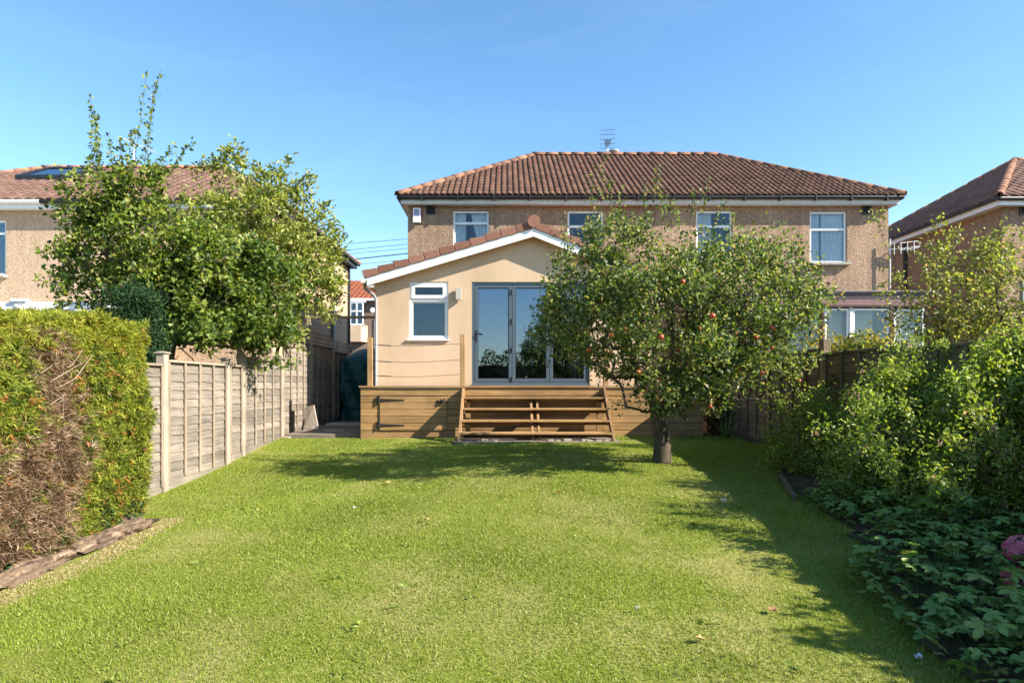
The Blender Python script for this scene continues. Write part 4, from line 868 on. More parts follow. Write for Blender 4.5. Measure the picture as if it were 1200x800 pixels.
# ------------------------------------------------------------------ conifer hedge
def hedge():
    X0, X1, Y0, Y1, Z0 = -5.3, -3.95, 2.2, 7.22, -.58
    t = thing('conifer_hedge', 'clipped yellow-green conifer hedge with a large dead brown patch', 'hedge', ((X0+X1)/2, (Y0+Y1)/2, Z0))
    def top(y): return 1.60+.05*np.sin(y*2.1)+.025*np.sin(y*5.3)+.03*(y-5)
    def dx(y, z): return .06*np.sin(y*2.7+z*1.3)+.05*np.sin(y*5.9-z*4.1)+.035*np.sin(z*7+y*3)+.03*np.sin(y*13+2*np.sin(z*5))*np.sin(z*11+y*2)+.02*np.sin(y*29+z*7)*np.sin(z*23-y*3)
    m = MB(); k = .16; m.box(X0+k, X1-k, Y0, Y1-k-.08, Z0, 1.40); m.build('inner_branches', M['twig'], t)
    poly = [(5.38,1.54),(5.80,1.52),(5.85,1.30),(6.02,1.05),(5.98,.72),(5.85,.62),(5.98,.42),(5.95,.18),(5.80,-.1),(5.65,-.35),(5.3,-.52),(4.4,-.52),(4.4,.42),(4.85,.50),(5.25,.62),(5.45,.75),(5.42,.95),(5.25,1.12),(5.30,1.35)]
    def inside(y, z):
        c = np.zeros(len(y), bool); n = len(poly)
        for i in range(n):
            (a, b), (p, q) = poly[i], poly[(i+1)%n]
            c ^= ((b > z) != (q > z)) & (y < (p-a)*(z-b)/(q-b+1e-12)+a)
        return c
    pts = []; nrm = []
    n = 17000; y = RNG.uniform(Y0, Y1, n); z = RNG.uniform(Z0, 1, n); z = Z0+(z-Z0)/(1-Z0)*(top(y)-Z0)
    f = (z-Z0)/(top(y)-Z0); rnd_top = -.22*np.clip((f-.88)/.12, 0, 1)**2; rnd_end = -(.12+.4*np.clip(f,0,1))*np.clip((y-6.8)/.42, 0, 1)**2
    x = X1+dx(y, z)+rnd_top+rnd_end+.1*np.sin(f*3)*0-.10*np.clip(.15-f, 0, 1)/.15
    pts.append(np.stack([x,y,z],1)); nrm.append(np.tile([1,0,.25], (n,1)))
    n = 7000; y = RNG.uniform(Y0, Y1-.05, n); x = RNG.uniform(X0, X1-.1, n); pts.append(np.stack([x,y,top(y)+.02*np.sin(x*9)+dx(x,y)*.5],1)); nrm.append(np.tile([.1,0,1], (n,1)))
    n = 5500; x = RNG.uniform(X0, X1-.25, n); z = Z0+RNG.random(n)*(1.62-Z0); pts.append(np.stack([x, Y1+dx(x, z)+.04-.2*np.clip((z-1.4)/.25,0,1)**2, z],1)); nrm.append(np.tile([0,1,.25], (n,1)))
    Pp = np.concatenate(pts); Nn = np.concatenate(nrm); n = len(Pp)
    face = np.arange(n) < 17000
    dead = face & inside(Pp[:,1]+RNG.normal(0,.12,n), Pp[:,2]+RNG.normal(0,.10,n)) & (RNG.random(n) > .06)
    def sprays(sel, k, L, w, cols, depth, spread, mat, name):
        P = Pp[sel]; N = Nn[sel]; m_ = len(P); P = P-unit(N)*RNG.uniform(0, depth, (m_,1)); main = unit(N+rnd(m_, .7)+np.array([0,0,.3]))
        i = np.repeat(np.arange(m_), k); D = unit(main[i]+rnd(m_*k, spread)); q = P[i]+rnd(m_*k, .015)
        ln = L*RNG.uniform(.5, 1.3, m_*k); c = pick(m_, cols)[i]*RNG.uniform(.85, 1.15, (m_*k,1))
        v, f, c = leaves_np(q, D, ln, w*RNG.uniform(.6,1.3,m_*k), c, .1); np_obj(name, v, f, mat, t, c)
    G = [((.22,.255,.035),4),((.29,.31,.045),4),((.15,.195,.03),3),((.38,.37,.07),2),((.06,.10,.018),3)]
    rust = face & ~dead & (RNG.random(n) < .05)
    low = face & ~dead & ~rust & (Pp[:,2] < -.25) & (RNG.random(n) < .12)
    hi = ~dead & ~rust & ~low & (Pp[:,2] > 1.35)
    sprays(~dead & ~rust & ~low & ~hi, 17, .06, .0045, G, .13, .8, M['needle'], 'foliage')
    sprays(hi, 16, .065, .005, [((.25,.265,.032),4),((.34,.33,.05),3),((.16,.19,.022),3)], .07, .75, M['needle'], 'foliage')
    sprays(rust, 7, .07, .007, [((.32,.13,.04),1),((.26,.12,.05),1)], .06, .5, M['dead'], 'rusty_sprigs')
    sprays(low, 6, .06, .02, [((.05,.10,.05),1),((.09,.14,.05),1)], .02, .7, M['leaf'], 'ivy_sprigs')
    sprays(dead, 15, .09, .0024, [((.29,.19,.12),4),((.38,.265,.18),3),((.17,.105,.065),4),((.46,.34,.24),1)], .16, .85, M['dead'], 'dead_twigs')
    m = MB()
    for _ in range(14):
        yy_ = random.uniform(5.2,5.9); zz = random.uniform(-.1,1.1); m.tube([(-4.1,yy_,zz),(-3.97,yy_+random.uniform(-.1,.2),zz+.12),(-3.9,yy_+random.uniform(-.15,.3),zz+random.uniform(.2,.35))], [.005,.0035,.0015], 5)
    m.build('bare_twigs', plain('pale_twig', (.42,.32,.23), .9, .1), t)
hedge()
# rotten logs edging the bed
def log(label, y0, y1, x, r, seed):
    rr = random.Random(seed); n = 60; k = 20; V = []; Fc = []
    for i in range(n+1):
        u = i/n; y = y0+(y1-y0)*u; cx = x+.04*math.sin(y*3+seed); cz = gz(cx, y)+r*.45
        for j in range(k):
            a = 2*math.pi*j/k; q = r*(1+.22*math.sin(3*a+i*.12+seed)+.14*math.sin(7*a+i*.5)*math.sin(i*.23+seed)+rr.uniform(-.15,.15))*(1-.22*(abs(2*u-1)**6)); V.append((cx+q*1.25*math.cos(a), y, cz+q*.8*math.sin(a)))
    for i in range(n):
        for j in range(k): Fc.append((i*k+j, i*k+(j+1)%k, (i+1)*k+(j+1)%k, (i+1)*k+j))
    Fc += [tuple(range(k)), tuple(range(n*k, n*k+k))[::-1]]
    t = thing('rotten_log', label, 'log', (x, (y0+y1)/2, gz(x, (y0+y1)/2)))
    MB().add(V, Fc).build('wood', M['log'], t)
    for i in range(34):
        y = rr.uniform(y0, y1); w = rr.uniform(.06,.2); d = rr.uniform(.012,.035); xx = x+rr.uniform(-.05,.10); z = gz(xx,y)+r*rr.uniform(.5,1.15)
        MB().hexa([(xx-d,y-w,z-.01),(xx+d,y-w,z-.02),(xx+d,y+w,z-.02),(xx-d,y+w,z-.01),(xx-d,y-w*.7,z+.012),(xx+d*.6,y-w*.8,z+.01),(xx+d*.7,y+w*.6,z+.015),(xx-d*.7,y+w*.8,z+.012)]).build('splinter', M['log'], t)
log('rotten brown log edging the bed at the far end of the hedge', 5.62, 6.62, -3.84, .085, 1)
log('split pale rotting log edging the bed below the dead hedge patch', 4.2, 5.55, -3.86, .075, 5)

# ------------------------------------------------------------------ right side: behind the fence
D = 9.2
bush('neighbour_shrub', 'tall twiggy light green shrub rising behind the right fence', 'shrub', D, (1120,470),
     [ell(1125,345,D,52,60,45), ell(1180,345,D,45,65,45), ell(1090,360,D,28,45,25), ell(1150,390,D,60,30,40)], 620, .062, .019, [((.17,.20,.05),4),((.23,.25,.07),3),((.31,.31,.12),2),((.11,.14,.03),2),((.28,.19,.11),1)], 5, 2, 2, 'leaf',
     [(1110,330,1100,262,D),(1125,320,1120,272,D),(1135,330,1150,280,D),(1170,320,1180,268,D),(1085,350,1075,300,D),(1195,330,1198,270,D),(1070,360,1052,325,D),(1100,340,1088,285,D),(1160,330,1165,285,D),(1060,340,1024,248,D+.3),(1070,350,1030,345,D),(1075,350,1045,370,D)], .16)
D = 10.6
bush('yellow_shrub', 'small bright yellow-leaved shrub peeping over the right fence', 'shrub', D, (1000,470),
     [ell(1000,405,D,28,14,20), ell(980,412,D,20,10,16), ell(1028,408,D,20,10,16)], 130, .07, .022, [((.30,.26,.05),3),((.38,.33,.08),2),((.20,.20,.04),2)], 6, 2, 2)

# ------------------------------------------------------------------ right bed: fuchsias, cranesbill, hydrangea
def flowers(n, cols):
    def f(t, P, par, dist):
        sel = np.where((dist <= 0) & (par >= 0))[0]; RNG.shuffle(sel); sel = sel[:n]
        parts = []
        for k in range(4):
            q = P[sel]+rnd(len(sel), .02)-np.array([0,0,.02]); D = unit(np.tile([0,0,-1.0], (len(sel),1))+rnd(len(sel), .25)); parts.append(leaves_np(q, D, np.full(len(sel), .045), np.full(len(sel), .009), pick(len(sel), cols), .4))
        v, fc, c = join(parts); np_obj('flowers', v, fc, M['leaf'], t, c, kind='stuff')
    return f
FUG = [((.13,.195,.022),4),((.19,.25,.034),4),((.28,.325,.06),3),((.36,.39,.10),2),((.06,.105,.018),2)]
FLW = [((.55,.36,.36),2),((.60,.45,.42),2),((.5,.22,.28),1)]
def fx(D, x, y, rx, rz, ry=None): return ell(x, y, D, rx, rz, ry)
bush('fuchsia_bush', 'dark green rounded fuchsia at the far end of the right bed by the lawn edge', 'shrub', 8.1, (945,560),
     [fx(8.1,955,530,46,46,50), fx(8.1,930,555,36,28,36), fx(8.1,990,535,38,45,45), fx(8.0,962,492,26,24,26)], 800, .042, .0108, FUG, 9, 2, 4, 'gloss', [(925,510,912,470,8.1),(945,490,940,462,8.0),(965,485,960,455,8.0)], .1, 'stem', extra=flowers(40, FLW), tipcols=[((.20,.26,.075),3),((.28,.32,.12),2),((.14,.20,.05),2)], rmax=.02)
bush('fuchsia_bush', 'tall fuchsia with arching sunlit sprays in the middle of the right bed', 'shrub', 6.7, (1040,600),
     [fx(6.7,1045,520,58,72,62), fx(6.6,1010,550,42,42,45), fx(6.7,1085,500,48,75,55), fx(6.6,1040,590,60,30,50)], 1250, .042, .0108, FUG, 9, 2, 4, 'gloss',
     [(1030,500,1005,460,5.7),(1010,530,955,500,5.6),(1040,540,1015,500,5.2),(1060,560,1030,520,5.1),(1050,580,1040,545,4.9),(1075,520,1048,470,5.4),(1040,470,1030,435,6.5),(1060,470,1050,410,6.6),(1085,450,1078,395,6.6),(1100,450,1105,400,6.6),(1070,480,1095,455,6.3),(1050,520,1070,500,6.0),(1020,520,1000,480,6.2),(1065,470,1058,440,6.4),(1040,500,1018,470,6.2),(1080,520,1105,498,6.0),(1030,545,990,530,6.0),(1055,455,1036,425,6.5)], .1, 'stem', extra=flowers(130, FLW), tipcols=[((.20,.26,.075),3),((.28,.32,.12),2),((.14,.20,.05),2)], rmax=.02)
bush('fuchsia_bush', 'broad fuchsia with pale hanging flowers nearest the right edge of the picture', 'shrub', 5.6, (1165,640),
     [fx(5.6,1160,520,62,80,65), fx(5.6,1195,480,50,70,50), fx(5.5,1130,590,60,45,55), fx(5.6,1185,590,50,50,50), fx(5.6,1230,530,50,90,60)], 1250, .042, .0108, FUG, 9, 2, 4, 'gloss',
     [(1150,480,1130,440,4.9),(1140,540,1108,510,4.6),(1130,580,1095,560,4.4),(1160,520,1135,480,4.7),(1180,540,1160,500,4.6),(1170,460,1162,420,5.5),(1185,440,1190,400,5.5),(1195,430,1200,385,5.5),(1140,490,1112,440,5.4),(1165,440,1150,408,5.5),(1120,520,1085,545,5.0),(1110,560,1078,540,5.0),(1180,480,1195,440,5.2)], .1, 'stem', extra=flowers(120, FLW), tipcols=[((.20,.26,.075),3),((.28,.32,.12),2),((.14,.20,.05),2)], rmax=.02)
bush('fence_climber', 'dark twiggy climber on the right fence behind the fuchsias', 'shrub', 8.9, (1000,560),
     [fx(8.9,1000,470,36,36,22), fx(8.9,1018,440,22,26,20)], 200, .05, .014, [((.03,.055,.016),3),((.05,.08,.022),2),((.09,.12,.03),1)], 6, 2, 2, 'leaf')
# strap-leaved plant by the fence
def strap(label, c, n, L, seed):
    rr = random.Random(seed); t = thing('strap_plant', label, 'plant', c)
    for i in range(n):
        a = rr.uniform(0, 6.28); l = L*rr.uniform(.6, 1.1); w = rr.uniform(.010, .017); V = []; d = Vector((math.cos(a), math.sin(a), 0)); s = Vector((-d.y, d.x, 0)); b = Vector(c)+d*.03; bend = rr.uniform(.3, 1.0)
        for k in range(7):
            u = k/6; p = b+d*(l*.6*u*bend)+Vector((0,0,l*(u-.55*bend*u*u))); ww = w*(1-u**2.2)+.0008; V += [p-s*ww, p+s*ww]
        o = MB().add(V, [(2*k, 2*k+1, 2*k+3, 2*k+2) for k in range(6)]).build('leaf', M['strap'], t, smooth=True)
M['strap'] = plain('strap_leaf', (.10,.15,.04), .45, .4, .4, sc=5)
strap('arching strap-leaved plant in the shade at the foot of the right fence', (4.25, 12.2, gz(4.25,12.2)), 26, .75, 3)
D = 13.1
bush('shade_fill_bush', 'added dark bush standing in for shade between the deck end and the right fence', 'bush', D, (838,512), [ell(838,485,D,13,28,14), ell(845,470,D+.4,10,30,14)], 130, .055, .016, [((.018,.03,.010),3),((.03,.045,.014),2)], 7, 2, 3)  # added with near-black leaves to keep this gap as dark as shade
# bed soil
bx = np.arange(2.0, 4.7, .15); by = np.arange(1.5, 13.0, .15)
sheet('flower_bed', bx, by, M['soil'], .02, lambda x, y: x > lawn_right(y)+.05)
sheet('flower_bed', np.arange(-5.4,-3.6,.15), np.arange(1.5,7.0,.15), M['soil'], .02, lambda x, y: x < lawn_left(y)-.03)
MB().hexa([tuple(p) for p in ((2.98,6.55,gz(3,6.6)-.03),(3.02,6.55,gz(3,6.6)-.03),(3.36,7.7,gz(3.3,7.7)-.03),(3.32,7.7,gz(3.3,7.7)-.03),(2.98,6.55,gz(3,6.6)+.06),(3.02,6.55,gz(3,6.6)+.06),(3.36,7.7,gz(3.3,7.7)+.06),(3.32,7.7,gz(3.3,7.7)+.06))]).build('edging_board', M['fencer'])
tag(bpy.data.objects['edging_board'], 'thin brown edging board between the lawn and the right bed', 'edging')

def cranesbill_leaf(mat, seed):
    rr = random.Random(seed); V = [(0,0,0)]; lobes = 5; n = lobes*6
    for i in range(n+1):
        a = -2.55+5.1*i/n; ph = (i % 6)/6; l = .55+.45*math.sin(math.pi*ph)**.7 if ph else .5
        l *= (.8+.2*math.cos(a*.6))*rr.uniform(.93,1.05)
        V.append((l*math.cos(a), l*math.sin(a), .10*l*math.cos(6.28*ph)-.10*l*l))
    me = bpy.data.meshes.new('leaf'); me.from_pydata(V, [], [(0,i,i+1) for i in range(1, n+1)]); me.materials.append(mat); return me
def broad_leaf_mat(name, a, b, c):
    m, p = new_mat(name, .45, .4); N, L = nodes(m)
    f = noise(m, pos(m), 40, 3); col = ramp(m, objrand(m), [(0,a),(.55,b),(.9,c),(1,(.17,.16,.045))]); col = mix(m, .5, col, ramp(m, f, [(.3,(.6,.6,.6)),(.7,(1.2,1.2,1.1))]), 'MULTIPLY')
    t = N.new('ShaderNodeBsdfTranslucent'); mx = N.new('ShaderNodeMixShader'); mx.inputs[0].default_value = .25
    L.new(col, p.inputs['Base Color']); L.new(col, t.inputs[0]); L.new(p.outputs[0], mx.inputs[1]); L.new(t.outputs[0], mx.inputs[2]); L.new(mx.outputs[0], N['Material Output'].inputs[0]); return m
M['greenstem'] = plain('green_stem', (.045,.07,.025), .7, .2, .3)
M['crane'] = broad_leaf_mat('cranesbill_leaf', (.11,.20,.038), (.155,.26,.05), (.25,.34,.07))
def cranesbill(label, cx, cy, rx, ry, h, n, seed):
    rr = random.Random(seed); t = thing('cranesbill', label, 'plant', (cx, cy, gz(cx,cy)))
    ms = [cranesbill_leaf(M['crane'], seed*9+k) for k in range(4)]; st = MB()
    for i in range(n):
        while True:
            u, v = rr.uniform(-1,1), rr.uniform(-1,1)
            if u*u+v*v < 1: break
        x, y = cx+u*rx, cy+v*ry; q = math.sqrt(u*u+v*v); z = gz(x,y)+.06+h*(1-q**2.2)**.6*rr.uniform(.12,1.05); s = rr.uniform(.045,.088)
        link('leaf', rr.choice(ms), t, (x, y, z), (rr.uniform(-.3,.3)-.3*v+.12, rr.uniform(-.3,.3)+.35*u-.1, rr.uniform(0,6.28)), (s,s,s))
        st.tube([(x*.8+cx*.2, y*.8+cy*.2, gz(x,y)), (x, y, z-.004)], .0025, 3, False)
    st.build('stems', M['greenstem'], t)
cranesbill('low mound of lobed cranesbill leaves at the lower right lawn edge', 2.95, 4.05, .62, .75, .40, 290, 4)
cranesbill('shaded spread of lobed cranesbill leaves below the fuchsias on the right', 3.55, 4.9, .75, .55, .45, 250, 8)
cranesbill('thin strip of lobed leaves at the foot of the middle fuchsia', 3.45, 6.0, .45, .8, .28, 170, 15)
cranesbill('near clump of lobed leaves in the bottom right corner', 2.86, 3.3, .66, .55, .28, 280, 12)
D = 2.3
t = bush('lawn_shading_shrub', 'unseen shrub row added behind the near right fence to shade the lawn', 'shrub', D, (2300,600), [(5.2,.2,1.5,.4,.8,.5),(5.2,1.4,1.5,.4,.8,.55),(5.25,2.6,1.5,.4,.8,.48),(5.2,3.8,1.45,.4,.7,.5)], 420, .07, .024, [((.10,.14,.03),3),((.15,.19,.05),2)], 7, 2, 3)  # out of view, put in to cast shade on the lower right lawn
def hydrangea():
    t = thing('hydrangea', 'hydrangea with dusty pink flower heads at the right picture edge', 'plant', (3.28, 4.0, gz(3.28,4.0))); b = Vector((3.28,4.05,gz(3.28,4.0)))
    pk = broad_leaf_mat('pink_petal', (.42,.13,.20), (.52,.20,.28), (.58,.30,.36))
    for (x, y, z, r) in ((3.15,3.85,.0,.092),(3.09,3.82,-.16,.072),(3.30,3.9,-.02,.085),(3.05,3.8,-.27,.045)):
        c = Vector((x,y,z)); MB().tube([b, (b+c)/2+Vector((.03,0,.05)), c], .006, 6).build('stem', M['stem'], t)
        n = 85; d = unit(rnd(n)); P = np.array(c)+d*r*np.array([1,1,.85]); V = []; Fc = []; C = []
        for i in range(n):
            N_ = Vector(d[i]); a = N_.orthogonal().normalized(); bb = N_.cross(a); k = len(V); rr = random.uniform(0,1.5); s = r*random.uniform(.20,.32)
            p = Vector(P[i]); V.append(p)
            for q in range(4):
                an = rr+q*math.pi/2
                for da, l in ((-.55,.8),(0,1.15),(.55,.8)): V.append(p+s*l*(math.cos(an+da)*a+math.sin(an+da)*bb)+N_*s*random.uniform(0,.5))
            for q in range(4): Fc += [(k, k+1+3*q, k+2+3*q), (k, k+2+3*q, k+3+3*q)]
            col = np.array([(.56,.17,.27),(.64,.27,.37),(.44,.12,.22)][random.randrange(3)])*random.uniform(.8,1.2); C += [col]*13
        np_obj('flower_head', [tuple(v) for v in V], Fc, M['leaf'], t, np.array(C))
    for i in range(12):
        a = random.uniform(0,6.28); z = random.uniform(.08,.4); p = b+Vector((.12*math.cos(a), .12*math.sin(a), z)); d = Vector((math.cos(a), math.sin(a), random.uniform(-.2,.3))).normalized(); s = d.cross(Vector((0,0,1))).normalized(); V = []
        for k in range(6): u = k/5; w = .045*math.sin(math.pi*(u*.9+.08)); q = p+d*(.14*u)-Vector((0,0,.05*u*u)); V += [q-s*w+Vector((0,0,.012)), q, q+s*w+Vector((0,0,.012))]
        MB().add(V, [f for k in range(5) for f in ((3*k,3*k+1,3*k+4,3*k+3),(3*k+1,3*k+2,3*k+5,3*k+4))]).build('leaf', M['crane'], t, smooth=True)
hydrangea()

# ------------------------------------------------------------------ neighbouring houses
def side_house(label, x0, x1, zs, zr, rx0, rx1, pal, rpal, sides, openings, wallmat, y0=18.0, y1=26.8, fascmat='white', side_fascia='black'):
    t = thing('neighbour_house', label, 'house', ((x0+x1)/2, (y0+y1)/2, -.1)); m = MB()
    wall_open(m, x0, x1, -.3, zs+.15, y0, openings)
    for a in (x0, x1): m.quad((a,y0,-.3),(a,y1,-.3),(a,y1,zs+.15),(a,y0,zs+.15))
    m.quad((x0,y1,-.3),(x1,y1,-.3),(x1,y1,zs+.15),(x0,y1,zs+.15)); m.build('wall', wallmat, t)
    o = .28
    MB().box(x0-o, x1+o, y0-.25, y0-.225, zs, zs+.17).build('fascia', M[fascmat], t)
    MB().box(x0-o+.02, x1+o-.02, y0-.222, y0-.002, zs+.012, zs+.03).build('soffit', M['grey_white'], t)
    for a, s in ((x0, -1), (x1, 1)):
        MB().box(min(a+s*o, a+s*(o-.025)), max(a+s*o, a+s*(o-.025)), y0-.22, y1+.25, zs, zs+.17).build('fascia', M[side_fascia], t)
        MB().box(min(a+s*.002, a+s*(o-.027)), max(a+s*.002, a+s*(o-.027)), y0+.002, y1+.2, zs+.01, zs+.028).build('soffit', M[side_fascia], t)
        gutter(t, [(a+s*(o+.06), y0-.3, zs+.19), (a+s*(o+.06), y1+.35, zs+.19)])
    hip_roof(t, x0-.35, x1+.35, y0-.33, y1+.33, zs+.23, zr, rx0, rx1, pal, rpal, sides, du=.3)
    return t
t = side_house('pale pebbledash house with a roof window behind the left hedge', -20.0, -6.65, 5.98, 8.68, -16.4, -9.95, PALEB, [(.27,.14,.10),(.33,.16,.08)], 'lr', [(-15.4,-14.25,4.15,5.72)], M['dash_pale'])
MB().tube([(-20.3,17.68,6.16),(-13.05,17.68,6.16)], .062).build('gutter', M['white'], t); MB().tube([(-13.04,17.68,6.16),(-6.3,17.68,6.16)], .062).build('gutter', M['black'], t)
window(t, -15.4, -14.25, 4.15, 5.72, 18.04, 5.35, sillmat='concrete')
room(t, -19.5, -7, 18.16, 21, 3.5, 5.95)
for (y, mt, r) in ((24.3,'grey_white',.055),(26.5,'black',.05),(23.9,'black',.04)): MB().tube([(-6.58,y,.1),(-6.58,y,6.0)], r).build('downpipe', M[mt], t)
sl = math.atan2(8.68-6.21, 4.73); cy = lambda y: 6.21+(y-17.67)*(8.68-6.21)/4.73
m = MB(); x0, x1, ya, yb = -15.75, -14.05, 20.25, 21.75; e = .10
for (a, b, c, d) in ((x0,x1,ya,ya+.09),(x0,x1,yb-.09,yb),(x0,x0+.08,ya+.09,yb-.09),(x1-.08,x1,ya+.09,yb-.09)): m.hexa([(a,c,cy(c)),(b,c,cy(c)),(b,d,cy(d)),(a,d,cy(d)),(a,c,cy(c)+.2),(b,c,cy(c)+.2),(b,d,cy(d)+.2),(a,d,cy(d)+.2)])
rw = m.build('roof_window', M['black'], t)
m = MB(); m.hexa([(x0+.08,ya+.09,cy(ya+.09)+.15),(x1-.08,ya+.09,cy(ya+.09)+.15),(x1-.08,yb-.09,cy(yb-.09)+.15),(x0+.08,yb-.09,cy(yb-.09)+.15),(x0+.08,ya+.09,cy(ya+.09)+.16),(x1-.08,ya+.09,cy(ya+.09)+.16),(x1-.08,yb-.09,cy(yb-.09)+.16),(x0+.08,yb-.09,cy(yb-.09)+.16)]); m.build('pane', M['glass'], rw)
MB().box(x0+.09, x1-.09, ya+.2, yb-.1, cy(ya)-.3, cy(ya)-.25).build('blind', M['curtain'], rw)
t2 = thing('porch_extension', 'low flat-roofed white-trimmed extension showing above the left hedge', 'extension', (-12.5, 16.5, -.1))
MB().box(-20, -9.85, 15.12, 17.98, -.3, 2.74).build('wall', M['render'], t2); MB().box(-20.1, -9.75, 15.0, 17.99, 2.90, 3.0).build('roof', M['grey_white'], t2)
MB().box(-20.1, -9.75, 14.96, 14.995, 2.78, 2.97).build('fascia', M['white'], t2); MB().box(-20.1, -9.75, 15.0, 15.115, 2.745, 2.785).build('soffit', M['white'], t2)
MB().box(-11.7, -11.35, 14.9, 15.06, 2.99, 3.06).box(-13.2, -12.9, 14.9, 15.06, 2.99, 3.05).build('flashing', M['white'], t2)
MB().tube([(-11.6,14.92,2.9),(-11.3,14.98,2.70),(-11.3,15.06,2.5),(-11.3,15.06,0)], .04).tube([(-9.95,15.06,2.75),(-9.95,15.06,0)], .05).build('downpipe', M['white'], t2)
t = side_house('brown pebbledash house at the right edge of the picture beyond the lean-to', 14.15, 27, 6.08, 8.95, 18.0, 24.0, PALEB, [(.27,.14,.09)], 'l', [], M['dash'], side_fascia='white')
gutter(t, [(13.75, 17.69, 6.25), (27, 17.69, 6.25)])
MB().tube([(14.08,22.3,0),(14.08,22.3,5.0),(14.08,22.3,6.0)], .06).build('downpipe', M['black'], t); vent(t, 14.75, 6.0, 18)
MB().tube([(14.10,20.6,3.9),(14.10,20.6,5.0),(14.0,20.3,5.2)], .03).build('waste_pipe', M['grey_white'], t)
window(t, 14.72, 15.9, 3.3, 4.2, 17.96, 4.0, sill=False)
# far house seen down the passage
t = thing('far_house', 'small red-roofed house with white bay window at the end of the passage', 'house', (-9, 46, -.1))
m = MB(); wall_open(m, -14, -3, -.3, 6.85, 42, []); m.quad((-3,42,-.3),(-3,50,-.3),(-3,50,6.85),(-3,42,6.85)); m.quad((-14,42,-.3),(-14,50,-.3),(-14,50,6.85),(-14,42,6.85)); m.build('wall', render_wall('brown_render', (.20,.145,.115), (.26,.19,.15)), t)
sl = math.hypot(4.3, 1.85); tiles('roof_tiles', t, (-14.3, 41.7, 6.75), (1,0,0), (0,4.3/sl,1.85/sl), sl, lambda v: 0, lambda v: 11.5, RED, .33, .33, .05, .05)
m = MB(); m.quad((-14.3,50.3,6.7),(-2.8,50.3,6.7),(-2.8,46,8.55),(-14.3,46,8.55)); m.quad((-14.3,41.7,6.7),(-2.8,41.7,6.7),(-2.8,46,8.55),(-14.3,46,8.55)); m.build('roof', M['tile'], t)
MB().box(-14.3, -2.8, 41.6, 41.7, 6.62, 6.78).build('fascia', M['grey_white'], t)
b = MB().prism([(-10.45,41.99,3.9),(-10.2,41.35,3.9),(-9.5,41.35,3.9),(-9.2,41.99,3.9)], (0,0,1.08)).build('bay', M['render'], t)
window(t, -10.25, -9.35, 4.99, 6.5, 41.4, 5.9, (-9.8,), sill=False, w=.08, back='curtain')
MB().box(-10.4, -9.3, 41.45, 41.99, 4.985, 5.0).box(-10.4, -9.25, 41.38, 41.99, 6.505, 6.6).build('bay_trim', M['white'], t)
MB().box(-8.75, -8.35, 41.93, 41.985, 3.0, 5.5).build('door', M['white'], t)
o = MB().lathe((0,0,0), [(0,.03),(.15,.0),(.16,.02),(0,.05)], 14).build('dish', M['white'], t); o.rotation_euler = (math.pi/2,0,.3); o.location = Vector((-8.8,41.7,6.0))-wl(t)
# overhead wires between distant poles
for (ya, yb, r, lab) in ((285.5,280,.012,'topmost thin overhead wire in the gap left of the semi-detached pair'),(293,286,.012,'second overhead wire from the top in the gap left of the pair'),(297.5,291,.011,'faint middle overhead wire just above the thick cable'),(304.5,297,.026,'thick dark overhead cable in the gap left of the pair'),(311,304,.011,'lowest thin overhead wire just above the red-roofed house')):
    Dw = 33; a = px(410, ya, Dw); b = px(478, yb, Dw); d = (b-a)/(b[0]-a[0]); pts = []
    for k in range(18): x = -30+k*1.9; q = a+d*(x-a[0]); pts.append((q[0], q[1], q[2]+.0006*((x+5)**2)))
    tag(MB().tube(pts, r, 5).build('overhead_wire', M['black']), lab, 'wire', 'overhead wires')

# ------------------------------------------------------------------ small things on the lawn
def fallen(name, label, cat, x, y, col, s, group=None):
    z = gz(x, y)+.028; V = [(0,0,0)]; n = 9
    for i in range(n): a = 6.283*i/n; r = s*random.uniform(.7,1.2); V.append((r*1.3*math.cos(a), r*math.sin(a), random.uniform(0,.022)))
    o = MB().add([(x+p[0], y+p[1], z+p[2]) for p in V]+[(x+p[0], y+p[1], z+p[2]-.004) for p in V], [(0,1+i,1+(i+1)%n) for i in range(n)]+[(n+1,n+2+(i+1)%n,n+2+i) for i in range(n)]+[(1+i,n+2+i,n+2+(i+1)%n,1+(i+1)%n) for i in range(n)]).build(name, plain(name+'_skin', col, .7, .2, .15), None)
    tag(o, label, cat, group)
def on_lawn(x, y):                                       # where the view ray through a lawn point meets the ground
    d = 3.0
    for _ in range(400):
        p = px(x, y, d)
        if p[2] <= gz(p[0], d): break
        d += .02
    return p[0], d
fallen('paper_scrap', 'small white paper scrap in the shaded grass near the cranesbill', 'paper', *on_lawn(1077,778), (.55,.55,.6), .016)
fallen('paper_scrap', 'white scrap on the sunlit lawn towards the lower middle right', 'paper', *on_lawn(746,720), (.5,.5,.5), .014)
fallen('paper_scrap', 'white scrap lying alone on the lawn left of centre', 'paper', *on_lawn(416,598), (.5,.5,.48), .013)
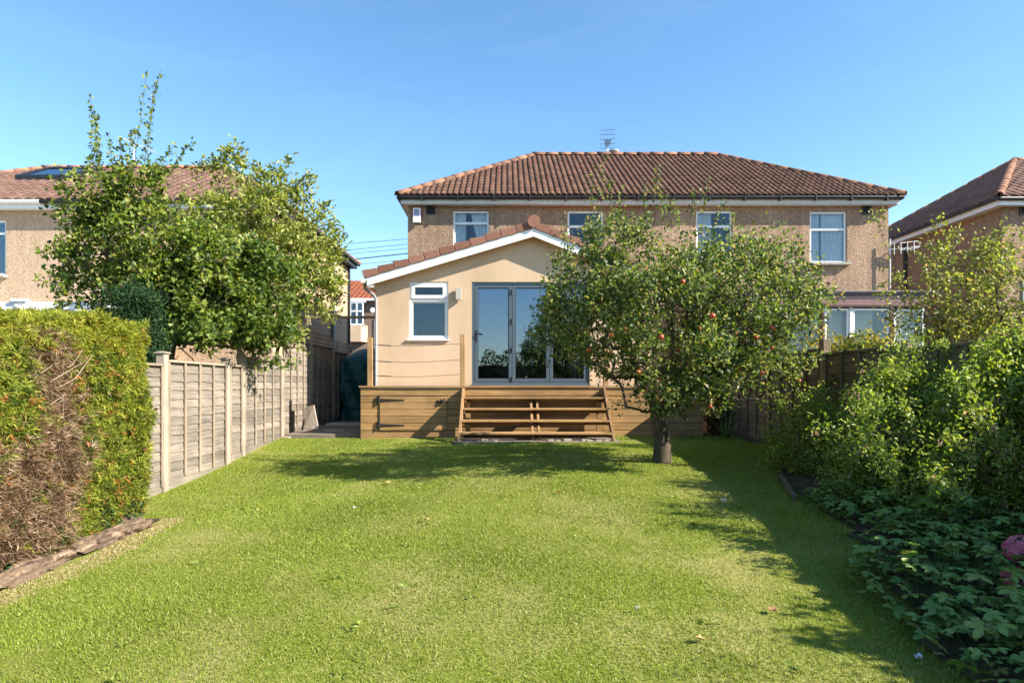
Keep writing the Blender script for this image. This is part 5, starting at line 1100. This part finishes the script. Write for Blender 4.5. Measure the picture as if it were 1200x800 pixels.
for x, y, c, lab in ((655,580,(.42,.16,.05),'orange fallen leaf on the lawn below the tree shadow'),(1100,772,(.30,.24,.12),'pale dry leaf at the edge of the bottom right clump'),(820,755,(.38,.27,.10),'tan leaf in the sunlit grass at the bottom, right of centre'),(500,612,(.42,.33,.15),'pale yellow leaf in the middle of the lawn'),(905,720,(.26,.14,.06),'rusty leaf at the sunlit edge of the right hand shade'),(455,568,(.38,.27,.10),'tan leaf on the lawn before the deck hatch'),(300,600,(.42,.33,.15),'dry leaf on the left lawn near the fence')): fallen('fallen_leaf', lab, 'leaf', *on_lawn(x, y), c, .024, 'fallen leaves on the lawn')
t = thing('fallen_apple', 'pale fallen apple on the shaded lawn right of the tree', 'apple', (*on_lawn(848,590), 0)); q = t.location; q.z = gz(q.x, q.y)+.03; WL[t.name] = q.copy()
MB().lathe((q.x,q.y,q.z), [(0,-.03),(.025,-.026),(.036,0),(.03,.022),(.008,.028),(0,.022)], 12).build('fruit', plain('pale_apple', (.5,.42,.2), .4), t, smooth=True); MB().tube([(q.x,q.y,q.z+.02),(q.x+.004,q.y,q.z+.045)], .003, 5).build('stalk', M['twig'], t)

# ------------------------------------------------------------------ the end of the garden behind the viewer (seen in the door glass)
def far_hedge(name, label, x0, x1, y, h, n, cols, seed):
    t = thing(name, label, 'hedge', ((x0+x1)/2, y, -.7)); MB().box(x0, x1, y-.6, y+.4, -.8, h*.75-.7).build('inner_branches', M['twig'], t)
    x = RNG.uniform(x0, x1, n); z = RNG.random(n); hh = h*(.8+.2*np.sin(x*1.3+seed)+.1*np.sin(x*4.1)); P = np.stack([x, y+.45+.35*np.sin(x*2+z*5)*RNG.random(n)-.3*z, z*hh-.7], 1)
    v, f, c = leaves_np(P, unit(rnd(n)+np.array([0,.5,.5])), RNG.uniform(.1,.2,n), RNG.uniform(.03,.06,n), pick(n, cols)); np_obj('foliage', v, f, M['leaf'], t, c)
far_hedge('boundary_hedge', 'dark boundary hedge across the end of the garden, reflected in the door glass', -9, 9, -10, 3.9, 26000, APG, 2)
